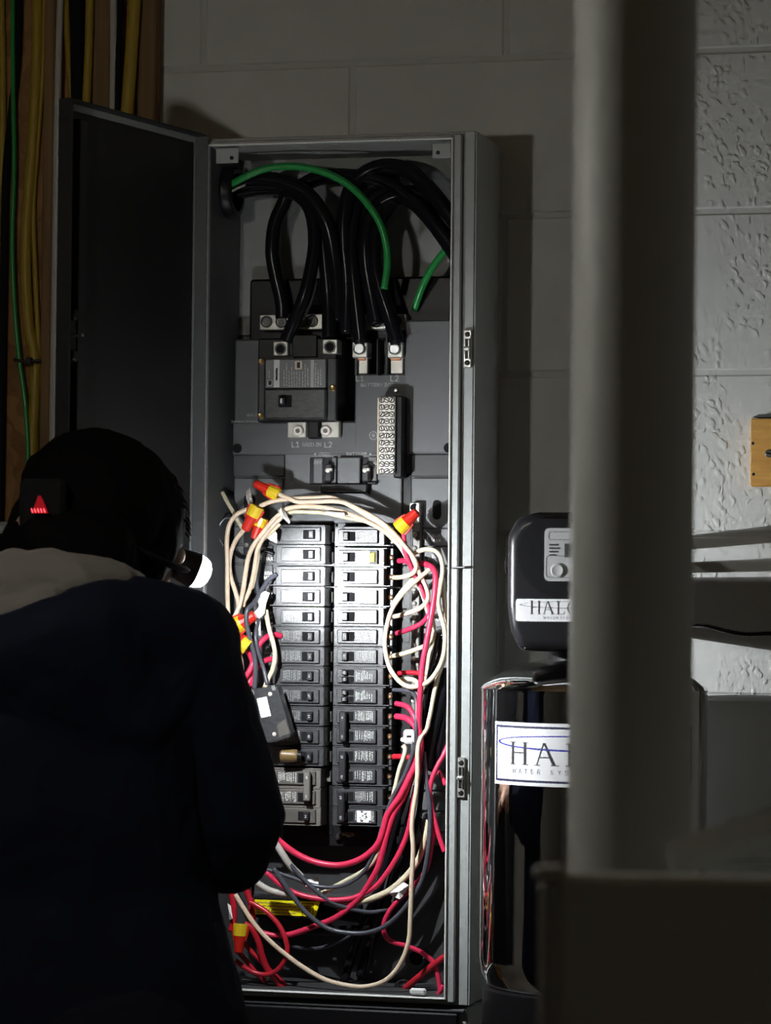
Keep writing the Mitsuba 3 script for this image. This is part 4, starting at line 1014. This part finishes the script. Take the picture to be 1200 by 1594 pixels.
def roman(word, gap=.16):
    out, x = [], 0
    for ch in word:
        g, w = serif(ch)
        out.append(affinity.translate(g, x, 0)); x += w + gap
    return union_all(out), x - gap


def ellipse_ring(cx, cz, a, b, w0, w1):
    q = np.linspace(0, 2 * np.pi, 97)[:-1]
    o = Polygon(np.stack([cx + a * np.cos(q), cz + b * np.sin(q)], 1))
    i = Polygon(np.stack([cx + (a - w0) * np.cos(q) + w0 * .2, cz + (b - w1) * np.sin(q) + w1 * .15], 1))
    return o.difference(i)


def wrap(poly, r, th0, z0, depth, maxlen=.006):
    """Wraps a flat (x, z) drawing round the tank at radius r, its origin at angle th0 and height z0."""
    m = extr(poly, depth)
    for _ in range(7):
        e = m.vertices[m.edges_unique]
        if np.abs(e[:, 0, 0] - e[:, 1, 0]).max() < maxlen:
            break
        m = m.subdivide()
    v = np.array(m.vertices)
    th = th0 + v[:, 0] / TR_
    rr_ = r - v[:, 1]
    return trimesh.Trimesh(np.stack([TX + rr_ * np.cos(th), TY + rr_ * np.sin(th), z0 + v[:, 2]], 1), m.faces, process=False)


view = math.atan2(CAM[1] - TY, CAM[0] - TX)
zs0 = P(820, 1175, TY - TR_)[2]
hs = .0365
ws = .138
put_s = thing('tank_sticker', 'large white sticker with a dark blue border and black lettering on the chrome tank', 'sticker')
put('sheet', wrap(sbox(-ws, -hs, ws, hs), TR_ + .0002, view, zs0, .0005, .008), 'm_sticker', put_s, smooth=20)
bd = sbox(-ws + .0035, -hs + .004, ws - .0035, hs - .004)
put('border', wrap(bd.difference(bd.buffer(-.0026)), TR_ + .0006, view, zs0, .0003, .006), 'm_navy_ink', put_s)
wd, ww = roman('HALO', .22)
hh = .0265
wd = affinity.translate(affinity.scale(wd, hh, hh, origin=(0, 0)), -ws + .031, -.0125)
wd = affinity.scale(wd, 1.25, 1, origin=(-ws + .031, 0))
put('lettering', wrap(wd, TR_ + .0006, view, zs0, .0003, .006), 'm_black_ink', put_s)
put('ellipse', wrap(ellipse_ring(.0, .0135, ws - .008, .0095, .0034, .0019), TR_ + .0006, view, zs0, .0003, .006), 'm_blue_ink', put_s)
u_ = -ws + .034
for ch in 'WATER SYSTEMS':
    if ch == ' ':
        u_ += .008
        continue
    tm = meshkit.text_mesh(ch, .0054, .0003)
    v = np.array(tm.vertices)
    th = view + (v[:, 0] - v[:, 0].min() + u_) / TR_; r_ = TR_ + .0006 + v[:, 2]
    put('lettering', trimesh.Trimesh(np.stack([TX + r_ * np.cos(th), TY + r_ * np.sin(th), zs0 - .0225 + v[:, 1]], 1), tm.faces, process=False), 'm_navy_ink', put_s)
    u_ += .0102 if ch in 'WM' else .0088

# control valve on the tank
vh = thing('control_valve', 'glossy black control valve head on the chrome tank with a keypad and white nameplate', 'control valve')
VY = -.30
zc1, zc0 = P(924, 797, VY)[2], P(924, 1013, VY)[2]
half = (P(1062, 900, VY)[0] - P(788, 900, VY)[0]) / 2
vx = P(924, 900, VY)[0]
outl = Polygon([(-half + .016, zc0 - .002), (half - .016, zc0 - .002), (half - .004, zc0 + .022), (half, zc0 + .05), (half, zc1 - .028), (half - .012, zc1 - .006), (half - .035, zc1), (-half + .035, zc1),
                (-half + .012, zc1 - .006), (-half, zc1 - .028), (-half, zc0 + .05), (-half + .004, zc0 + .022)]).buffer(-.01, quad_segs=6).buffer(.01, quad_segs=8)


def loft(levels):
    """Stacks outlines (offset, y) into a rounded housing, front first."""
    V, F = [], []
    n = 96
    for off, y in levels:
        g = outl.buffer(-off, quad_segs=8).exterior
        c = np.array([g.interpolate(q, normalized=True).coords[0] for q in np.linspace(0, 1, n, endpoint=False)])
        c = c if Polygon(c).exterior.is_ccw else c[::-1]
        a = np.arctan2(c[:, 1] - (zc0 + zc1) / 2, c[:, 0])
        c = np.roll(c, -int(np.argmin(np.abs(a))), axis=0)
        V.append(np.stack([vx + c[:, 0], np.full(n, y), c[:, 1]], 1))
    m = len(levels); V = np.vstack(V)
    for i in range(m - 1):
        for j in range(n):
            k = (j + 1) % n
            F += [[i * n + j, i * n + k, (i + 1) * n + k], [i * n + j, (i + 1) * n + k, (i + 1) * n + j]]
    V = np.vstack([V, [[vx, levels[0][1], (zc0 + zc1) / 2], [vx, levels[-1][1], (zc0 + zc1) / 2]]])
    for j in range(n):
        k = (j + 1) % n
        F += [[m * n, k, j], [m * n + 1, (m - 1) * n + j, (m - 1) * n + k]]
    t_ = trimesh.Trimesh(V, F, process=False)
    t_.fix_normals()
    return t_


put('housing', loft([(.014, VY - .006), (.008, VY - .0045), (.003, VY), (.0005, VY + .006), (0, VY + .014), (0, VY + .055), (.01, VY + .066)]), 'm_valve', vh, smooth=35)
zc = P(900, 850, VY)[2]
dialc = P(892, 862, VY - .006)
oval = affinity.scale(Polygon([(math.cos(q), math.sin(q)) for q in np.linspace(0, 6.2832, 64, endpoint=False)]), .066, .055)
oval = affinity.translate(oval, dialc[0] - vx, dialc[2]).intersection(outl.buffer(-.008))
put('dial_recess', extr(oval, .0012, (vx, VY - .0055, 0)), 'm_black_matt', vh)
kp = P(848, 822, VY - .0068); kp2 = P(900, 905, VY - .0068)
pad = sbox(kp[0], kp2[2], kp[0] + .078, kp[2]).buffer(-.006).buffer(.006)
put('keypad', extr(pad, .0022, (0, VY - .0065, 0)), 'm_keypad', vh)
kb = [sbox(kp[0] + .005, kp[2] - .014, kp[0] + .07, kp[2] - .004).buffer(-.003).buffer(.003), sbox(kp[0] + .024, kp[2] - .034, kp[0] + .07, kp[2] - .018), sbox(kp[0] + .002, kp2[2] + .004, kp[0] + .072, kp2[2] + .030).buffer(-.004).buffer(.004)]
for g, m_ in zip(kb, ('m_label_grey', 'm_dark_pan', 'm_label_grey')):
    put('keypad_frame', extr(g.difference(g.buffer(-.0009)) if m_ == 'm_label_grey' else g, .0004, (0, VY - .0087, 0)), m_, vh)
bt = P(868, 888, VY - .0088)
put('button', lathe([(0, .0085), (.0012, .0085), (.002, .0065), (.0014, .0045)], bt, bt + [0, -1, 0], 24), 'm_keypad', vh, smooth=35)
for i, w_ in enumerate((.0115, .013, .011, .009)):
    put('keypad_print', rbox(kp[0] + .006, kp[0] + .006 + w_, VY - .0089, VY - .0086, kp[2] - .0205 - .004 * i, kp[2] - .0185 - .004 * i, .0001), 'm_black_ink', vh)
n0, n1 = P(803, 932, VY - .0065), P(804, 967, VY - .0065)
npw = 2 * (vx - n0[0])
plate = sbox(n0[0], n1[2], n0[0] + npw, n0[2]).buffer(-.003).buffer(.003)
pk = put('nameplate', extr(plate, .002, (0, VY - .0055, 0)), 'm_sticker', vh)
plabel(pk, 'white nameplate with black lettering')
hw = .0155
wd, ww = roman('HALO', .1)
wd = affinity.translate(affinity.scale(wd, hw, hw, origin=(0, 0)), n0[0] + .0175, n1[2] + .0085)
put('lettering', extr(wd, .0003, (0, VY - .0075, 0)), 'm_black_ink', pk)
put('ellipse', extr(ellipse_ring(vx, n1[2] + .0195, npw / 2 - .005, .0045, .0011, .0006), .0003, (0, VY - .0075, 0)), 'm_navy_ink', pk)
tm = text('W A T E R  S Y S T E M S', .0028, (n0[0] + .055, VY - .0075, n1[2] + .0045), .0003)
put('lettering', tm, 'm_navy_ink', pk)
# plug at the valve's side and the bypass pipes behind it
put('port', lathe([(0, .012), (.018, .012), (.02, .009)], (vx - half + .004, VY + .07, P(785, 880, VY + .07)[2]), (vx - half - 1, VY + .07, P(785, 880, VY + .07)[2]), 18), 'm_black', vh, smooth=30)
for lab, px, py, r_ in (('upper dark pipe running from behind the control valve to the wall', 985, 843, .0085), ('lower dark pipe running from behind the control valve to the wall', 985, 882, .0065)):
    a = np.array([vx + .045, VY + .06, P(px, py, -.15)[2]])
    q = thing('bypass_pipe', lab, 'pipe')
    put('tube', tube([a, a + [0, .236, 0]], r_, 14, 6), 'm_dark_pan', q, smooth=True)
    put('union', lathe([(0, r_ * 1.5), (.003, r_ * 1.7), (.018, r_ * 1.7), (.021, r_ * 1.4)], a + [0, .02, 0], a + [0, 1, 0], 14), 'm_dark_pan', q)
za, zb = P(985, 899, -.15)[2], P(985, 975, -.15)[2]
put('valve_body', rbox(vx - .055, vx + .055, VY + .05, -.07, zb, za, .012), 'm_black', vh)
put('riser', lathe([(0, .04), (zb - ztop - .03, .04)], (TX, TY, ztop + .04), (TX, TY, 5), 24), 'm_black', vh, smooth=30)
single('power_lead', tube([[vx + half - .02, VY + .07, P(1050, 962, VY + .07)[2]], P(1068, 973, -.15), P(1095, 974, -.10), P(1130, 982, -.06), P(1160, 987, -.05), P(1200, 986, -.045), P(1290, 985, -.03), P(1330, 1040, -.012), P(1336, 1200, -.006), P(1338, 1600, -.006)], .0028, 8), 'm_black_wire', 'thin black lead drooping along the wall right of the column', 'cable', smooth=True)

# wooden block at the right edge
wk = thing('wood_block', 'small varnished plywood block fixed to the block wall at the right edge', 'mounting block')
put('board', pbox((1168, 651), (1290, 757), -.024, -.001, .0012), 'm_ply', wk)
c = P(1197, 706, -.024)
s = put('screw', lathe([(0, .005), (.0014, .005), (.0024, .0036)], c, c + [0, -1, 0], 18), 'm_steel', wk, smooth=30)
put('screw_slot', tube([c + [-.0028, -.0025, .001], c + [.0028, -.0025, -.001]], .0007, 4, 2), 'm_black', s)
for x, y in ((1172, 690), (1173, 738)):
    put('knot', lathe([(0, .002), (.0004, .0016)], P(x, y, -.024), P(x, y, -1), 10), 'm_black_ink', wk)
put('cap', extr(Polygon([(0, 0), (.008, .0035), (.09, .0055), (.09, 0)]), .02, (P(1173, 651, -.012)[0], -.002, P(1173, 650, -.012)[2])), 'm_side_wall', wk)

# ------------------------------------------------------------------ steel column and the appliance before it
depth_col = 2.53
cc = CAM + FWD * depth_col + RIGHT * ((984 - 600) / FPX * depth_col)
col = struct('column', lathe([(0, .0505), (CEIL - .02, .0505)], (cc[0], cc[1], .0), (cc[0], cc[1], 1), 64), 'm_column', 'round grey steel support column standing before the tank', smooth=40)
put('cap_plate', rbox(cc[0] - .09, cc[0] + .09, cc[1] - .09, cc[1] + .09, CEIL - .02, CEIL - .001, .002), 'm_column', col)


def at_depth(px, py, dep):
    return CAM + dep * (FWD + RIGHT * ((px - 600) / FPX) - UP * ((py - 797) / FPX))


da = 2.12
p0 = at_depth(868, 1362, da)
ap = thing('appliance', 'large dark grey metal cabinet in the right foreground before the column', 'appliance')
apd = math.degrees(YAW)
TA = T().translate([p0[0], p0[1], 0]).rotate([0, 0, 1], -math.degrees(YAW) * 0 + 10)


def aput(name, mesh, m):
    return put(name, {**mikit.ply(mesh, m), 'to_world': TA}, None, ap)


aput('body', rbox(0, .55, 0, .03, .02, p0[2], .004), 'm_appliance')
aput('lip', rbox(-.017, .004, -.004, .03, p0[2] - .004, p0[2] + .005, .0025), 'm_appliance_trim')
aput('corner_post', rbox(-.013, .002, -.003, .02, .02, p0[2] - .006, .003), 'm_appliance_trim')
for a in (.02, .5):
    aput('foot', rbox(a, a + .03, .0, .03, 0, .022, .003), 'm_black')
dp = thing('duct_arm', 'blurred grey metal strut slanting up behind the dark grey cabinet', 'strut')
q0, q1 = at_depth(1040, 1338, 2.25), at_depth(1290, 1262, 2.25)
put('bar', tube([q0, q1], .014, 4, 2, flat=1.0), 'm_column', dp)
q0, q1 = at_depth(1050, 1322, 2.3), at_depth(1290, 1238, 2.3)
put('flange', tube([q0, q1], .006, 4, 2), 'm_black', dp)

# ------------------------------------------------------------------ person
def S(px, py, y, rpx):
    c = P(px, py, y)
    return c, rpx * np.dot(c - CAM, FWD) / FPX


per = thing('person', 'person in a dark navy jacket and pale hood working at the open cabinet', 'person')
HC = P(162, 802, -.53)
hf = np.array([.52, .58, -.63]); hf /= np.linalg.norm(hf)
hs_ = np.cross(hf, [0, 0, 1]); hs_ /= np.linalg.norm(hs_)
hu = np.cross(hs_, hf)
H = lambda a, b, c: HC + hf * a + hs_ * b + hu * c
neck = P(118, 930, -.63)
shR, elR, wrR = S(270, 1015, -.60, 105), S(368, 1275, -.585, 80), (P(248, 1262, -.33), .03)
shL, elL, wrL = S(-150, 1030, -.70, 105), S(-190, 1330, -.62, 80), (P(60, 1250, -.33), .03)
hipR, hipL = S(210, 1640, -.66, 110), S(-40, 1640, -.70, 110)


def ellipsoid(c, a, b, d):
    m = m3.Manifold.sphere(1.0, 28).scale([a, b, d])
    M = np.stack([hf, hs_, hu, np.asarray(c)], 1)
    return m.transform(M)


def hand(w, d, side):
    """Palm and five curled fingers reaching from the wrist w along d."""
    d = d / np.linalg.norm(d)
    s = np.cross(d, [0, 0, 1]); s /= np.linalg.norm(s); u = np.cross(s, d)
    pc_ = w + d * .05
    parts = [bone((w, .026), (pc_ + s * .026, .014), (pc_ - s * .026, .014), (pc_ + d * .04 + s * .03, .0115), (pc_ + d * .04 - s * .03, .0115))]
    for i, (o, L) in enumerate(((-.03, .062), (-.01, .072), (.011, .068), (.03, .052))):
        b0 = pc_ + d * .035 + s * o
        b1 = b0 + (d * .9 - u * .35) * L * .45; b2 = b1 + (d * .55 - u * .8) * L * .33; b3 = b2 + (d * .1 - u) * L * .25
        parts += [bone((b0, .0105), (b1, .0092)), bone((b1, .0092), (b2, .0086)), bone((b2, .0086), (b3, .0078))]
    t0 = pc_ - s * side * .024 - d * .02
    t1 = t0 - s * side * .03 + d * .03 - u * .012; t2 = t1 + d * .03 + s * side * .004 - u * .01
    parts += [bone((t0, .013), (t1, .0108)), bone((t1, .0108), (t2, .009))]
    return parts


body = [ellipsoid(HC, .096, .076, .082), ellipsoid(H(.05, 0, -.06), .052, .055, .062), bone((H(.07, 0, -.10), .022), (H(.03, .03, -.085), .03), (H(.03, -.03, -.085), .03)),
        bone((H(.098, 0, .005), .009), (H(.118, 0, -.035), .011), (H(.1, 0, -.04), .014)), bone((H(.085, .03, .012), .014), (H(.085, -.03, .012), .014)),
        bone((H(.086, .018, -.068), .010), (H(.086, -.018, -.068), .010)),
        bone((H(-.005, .070, -.03), .010), (H(-.012, .074, .005), .011)), bone((H(-.005, -.070, -.03), .010), (H(-.012, -.074, .005), .011)),
        bone((H(-.03, 0, -.05), .055), (neck, .06)), bone((neck, .06), (P(75, 1050, -.64), .06), (shR[0], .04), (shL[0], .04)),
        bone((P(75, 1050, -.64), .06), (P(90, 1400, -.66), .055)), bone((P(90, 1400, -.66), .055), (hipR[0], .055), (hipL[0], .055)),
        bone((shR[0], .045), (elR[0], .036)), bone((elR[0], .036), (wrR[0], .027)), bone((shL[0], .045), (elL[0], .036)), bone((elL[0], .036), (wrL[0], .027))]
hd = P(262, 1235, -.17) - wrR[0]
kneeR, kneeL = hipR[0] + [.02, .06, -.36], hipL[0] + [-.02, .03, -.36]
ankR, ankL = np.array([kneeR[0], kneeR[1] - .02, .10]), np.array([kneeL[0], kneeL[1] - .06, .10])
for hp, kn, an in ((hipR[0], kneeR, ankR), (hipL[0], kneeL, ankL)):
    body += [bone((hp, .075), (kn, .05)), bone((kn, .05), (an, .036))]
bm_ = m3.Manifold.batch_boolean(body, m3.OpType.Add)
hands = m3.Manifold.batch_boolean(hand(wrR[0], hd, -1) + hand(wrL[0], np.array([.35, .9, .1]), 1), m3.OpType.Add)
put('body', cat(soften(bm_, .014, 8), soften(hands, .004, 4)), 'm_skin', per, smooth=True)
for sgn in (-1, 1):
    e = H(.083, .031 * sgn, -.006)
    put('eye', trimesh.creation.icosphere(2, .0105).apply_translation(e - hf * .003), 'm_eye', per, smooth=True)
# hair
hr = m3.Manifold.batch_boolean([ellipsoid(H(-.004, 0, .002), .103, .087, .088), ellipsoid(H(-.03, 0, -.04), .06, .074, .062), ellipsoid(H(-.035, 0, -.085), .045, .062, .05), bone((H(-.015, 0, -.055), .06), (P(138, 915, -.62), .058)), bone((P(104, 815, -.585), .046), (P(104, 905, -.625), .048)), bone((P(78, 852, -.635), .042), (P(150, 862, -.63), .046)), bone((P(150, 820, -.58), .055), (P(150, 905, -.61), .048)), ellipsoid(H(-.008, .062, -.022), .055, .036, .07), ellipsoid(H(-.008, -.062, -.022), .055, .036, .07), ellipsoid(H(.045, .055, -.03), .035, .03, .06)], m3.OpType.Add)
cut = ellipsoid(H(.135, 0, -.085), .085, .085, .095)
hm = soften(hr - cut, .008, 6)
v = np.array(hm.vertices)
hm.vertices = v + hm.vertex_normals * ((meshkit.fbm(v * [70, 70, 25], 3, 5) - .5) * .010)[:, None]
put('hair', hm, 'm_hair', per, smooth=True)
tufts = []
for i in range(60):
    a, b = rng.uniform(-.25, 1.2), rng.uniform(-1.2, 1.2)
    n_ = hu * math.cos(a) + hf * math.sin(a); n_ = n_ * math.cos(b * .6) + hs_ * math.sin(b * .6)
    p_ = HC + n_ * .083
    tufts.append(tube([p_, p_ + n_ * .006 + hf * .008, p_ + n_ * .006 + hf * .018 - hu * .003], [.002, .0014, .0003], 5, 3))
plabel(put('hair_tufts', cat(*tufts), 'm_hair', per), 'loose dark strands of hair', 'stuff')
# jacket
J = [bone(S(150, 962, -.62, 73), shR), bone(S(40, 985, -.66, 78), shL), bone(S(150, 965, -.64, 70), S(20, 1005, -.68, 72), shR, shL, S(200, 1120, -.64, 110), S(-60, 1120, -.70, 110)),
     bone(S(200, 1120, -.63, 118), S(-60, 1120, -.70, 118), S(222, 1390, -.62, 112), S(-60, 1390, -.70, 112)),
     bone(S(222, 1390, -.62, 112), S(-60, 1390, -.70, 112), S(262, 1600, -.63, 128), S(-80, 1600, -.72, 128)),
     bone(S(262, 1600, -.63, 128), S(-80, 1600, -.72, 128), S(272, 1760, -.63, 124), S(-90, 1760, -.72, 124)),
     bone(shR, S(328, 1150, -.595, 82)), bone(S(328, 1150, -.595, 82), elR), bone(elR, S(348, 1318, -.57, 74)), bone(S(348, 1318, -.57, 74), elR, (wrR[0] * .8 + elR[0] * .2, .042)),
     bone(S(-40, 1045, -.745, 60), S(0, 1022, -.745, 60), S(200, 1120, -.66, 90)), bone(S(0, 1022, -.745, 60), S(80, 986, -.74, 60), S(200, 1120, -.66, 90)), bone(S(80, 986, -.74, 60), S(140, 965, -.715, 58), S(200, 1120, -.66, 90)), bone(S(140, 965, -.715, 58), S(208, 942, -.65, 50), shR), bone(shL, elL), bone(elL, (wrL[0] * .8 + elL[0] * .2, .042))]
jm = soften(m3.Manifold.batch_boolean(J, m3.OpType.Add), .012, 14)
v = np.array(jm.vertices)
fold = (meshkit.fbm(v * [14, 14, 9], 3, 2) - .5) * .016 + (meshkit.fbm(v * [38, 38, 24], 2, 4) - .5) * .006
jm.vertices = v + jm.vertex_normals * fold[:, None]
plabel(put('jacket', jm, 'm_jacket', per, smooth=True), 'dark navy jacket')
Hd = [bone(S(-90, 960, -.70, 62), S(30, 908, -.70, 56)), bone(S(30, 908, -.70, 56), S(60, 902, -.70, 48), S(120, 902, -.69, 42)), bone(S(120, 902, -.69, 42), S(180, 905, -.66, 30)), bone(S(180, 905, -.66, 30), S(206, 912, -.62, 24)),
      bone(S(-60, 985, -.72, 50), S(60, 950, -.72, 40))]
hm2 = soften(m3.Manifold.batch_boolean(Hd, m3.OpType.Add), .008, 10)
v = np.array(hm2.vertices)
hm2.vertices = v + hm2.vertex_normals * ((meshkit.fbm(v * [20, 20, 40], 3, 8) - .5) * .014)[:, None]
plabel(put('hood', hm2, 'm_hood', per, smooth=True), 'pale grey hood lying on the shoulders')
tr = m3.Manifold.batch_boolean([bone((hipR[0], .10), (hipL[0], .10)), bone((hipR[0], .095), (kneeR, .068)), bone((kneeR, .068), (ankR - [0, 0, .04], .058)), bone((hipL[0], .095), (kneeL, .068)), bone((kneeL, .068), (ankL - [0, 0, .04], .058))], m3.OpType.Add)
put('trousers', soften(tr, .02, 6), 'm_trousers', per, smooth=True)
for an in (ankR, ankL):
    b_ = np.array([an[0], an[1], .042])
    put('shoe', soften(bone((b_ + [0, -.03, 0], .040), (b_ + [0, .05, -.002], .038), (b_ + [0, .16, -.010], .030)), .012, 3), 'm_black', per, smooth=True)

# headlamp worn by the person
hl = thing('headlamp', 'lit headlamp with a red tail light strapped round the dark-haired head', 'headlamp')
LP = P(309, 890, -.440)
tgt = P(484, 902, -.09)
ld = tgt - LP; ld /= np.linalg.norm(ld)
bq = P(80, 792, -.62) - HC
bb_, lb_ = LP - np.array([.030, .018, -.012]) - HC, bq
ctr_, ax_ = (bb_ + lb_) / 2, (bb_ - lb_) / 2
sd_ = np.cross(ax_, [.25, -.2, 1.0]); sd_ /= np.linalg.norm(sd_)
band = []
for q in np.linspace(0, 2 * np.pi, 41):
    band.append(HC + ctr_ + ax_ * math.cos(q) + sd_ * .088 * math.sin(q))
put('strap', tube(band, .0065, 8, 2, flat=.5), 'm_black_matt', hl, smooth=True)
lv = np.array([.80, .45, -.36]); lv /= np.linalg.norm(lv)
put('lamp_housing', lathe([(-.034, .012), (-.028, .018), (-.006, .021), (-.003, .0195)], LP, LP + lv, 24), 'm_black', hl, smooth=35)
put('bracket', rbox(-.014, .014, -.012, .012, -.018, .018, .004).apply_translation(LP - lv * .034), 'm_black', hl)
lens = lathe([(-.003, .0195), (.003, .0185), (.009, .0155), (.013, .009), (.0145, .002)], LP, LP + lv, 24)
lens.fix_normals()
scene[hl + '__lens'] = mikit.ply(lens, 'm_sticker', smooth=False, emitter={'type': 'area', 'radiance': {'type': 'rgb', 'value': [HEADLAMP_GLOW * c for c in (.96, 1.0, 1.03)]}})
o = LP + lv * .018
scene['headlamp_beam'] = {'type': 'spot', 'to_world': T().look_at(origin=o.tolist(), target=tgt.tolist(), up=[0, 0, 1]), 'intensity': {'type': 'rgb', 'value': [HEADLAMP_BEAM * c for c in (.97, 1.0, 1.02)]}, 'cutoff_angle': 12.0, 'beam_width': 2.0}
fd = np.array([.62, .66, -.42])
scene['headlamp_flood'] = {'type': 'spot', 'to_world': T().look_at(origin=o.tolist(), target=(o + fd).tolist(), up=[0, 0, 1]), 'intensity': {'type': 'rgb', 'value': [HEADLAMP_FLOOD * c for c in (.97, 1.0, 1.02)]}, 'cutoff_angle': 75.0, 'beam_width': 20.0}
bb = P(66, 788, -.645)
put('battery_box', rbox(-.024, .026, -.014, .02, -.030, .030, .005).apply_transform(trimesh.transformations.rotation_matrix(.25, [0, 0, 1])).apply_translation(bb), 'm_black_matt', hl)
put('battery_arm', tube([bb + [.0, .012, 0], bb + [.012, .03, 0], P(80, 792, -.615)], .008, 8, 5), 'm_black_matt', hl, smooth=True)
pl('m_red_lens', (0.35, 0.004, 0.006), 0.3)
tl = P(62, 789, -.6675)
lens_r = extr(Polygon([(-.009, -.007), (.010, -.007), (.0045, .006), (.001, .012), (-.0015, .012), (-.004, .005)]), .0016, tl)
scene[hl + '__tail_light'] = mikit.ply(lens_r, 'm_red_lens', emitter={'type': 'area', 'radiance': {'type': 'rgb', 'value': [.16, .002, .006]}})
labels[hl + '__tail_light'] = {'label': 'red tail light'}
for i in range(5):
    a = tl + [-.0075 + i * .0036, -.0018, -.0062]
    scene[hl + '__tail_light__' + ('light_bar' if i == 0 else f'light_bar_{i:03d}')] = mikit.ply(tube([a, a + [-.0018, 0, .0042]], .0006, 6, 2), 'm_red_lens', emitter={'type': 'area', 'radiance': {'type': 'rgb', 'value': [3.2, .25, .3]}})

# hanging bulb left of the picture, the room's other light
ln = thing('hanging_bulb', 'bare bulb hanging on a black cord from the ceiling', 'lamp')
LB = np.array([-.19, -1.38, 1.79])
put('cord', tube([LB + [0, 0, .09], [LB[0], LB[1], CEIL - .001]], .003, 8, 3), 'm_black_wire', ln, smooth=True)
put('socket', lathe([(0, .012), (.004, .017), (.045, .017), (.055, .008)], LB + [0, 0, .032], LB + [0, 0, 1], 20), 'm_black', ln, smooth=30)
bulb = trimesh.creation.icosphere(2, .022).apply_translation(LB + [0, 0, .012])
scene[ln + '__bulb'] = mikit.ply(bulb, 'm_sticker', smooth=True, emitter={'type': 'area', 'radiance': {'type': 'rgb', 'value': [LANTERN_GLOW * c for c in (1.0, .97, .88)]}})
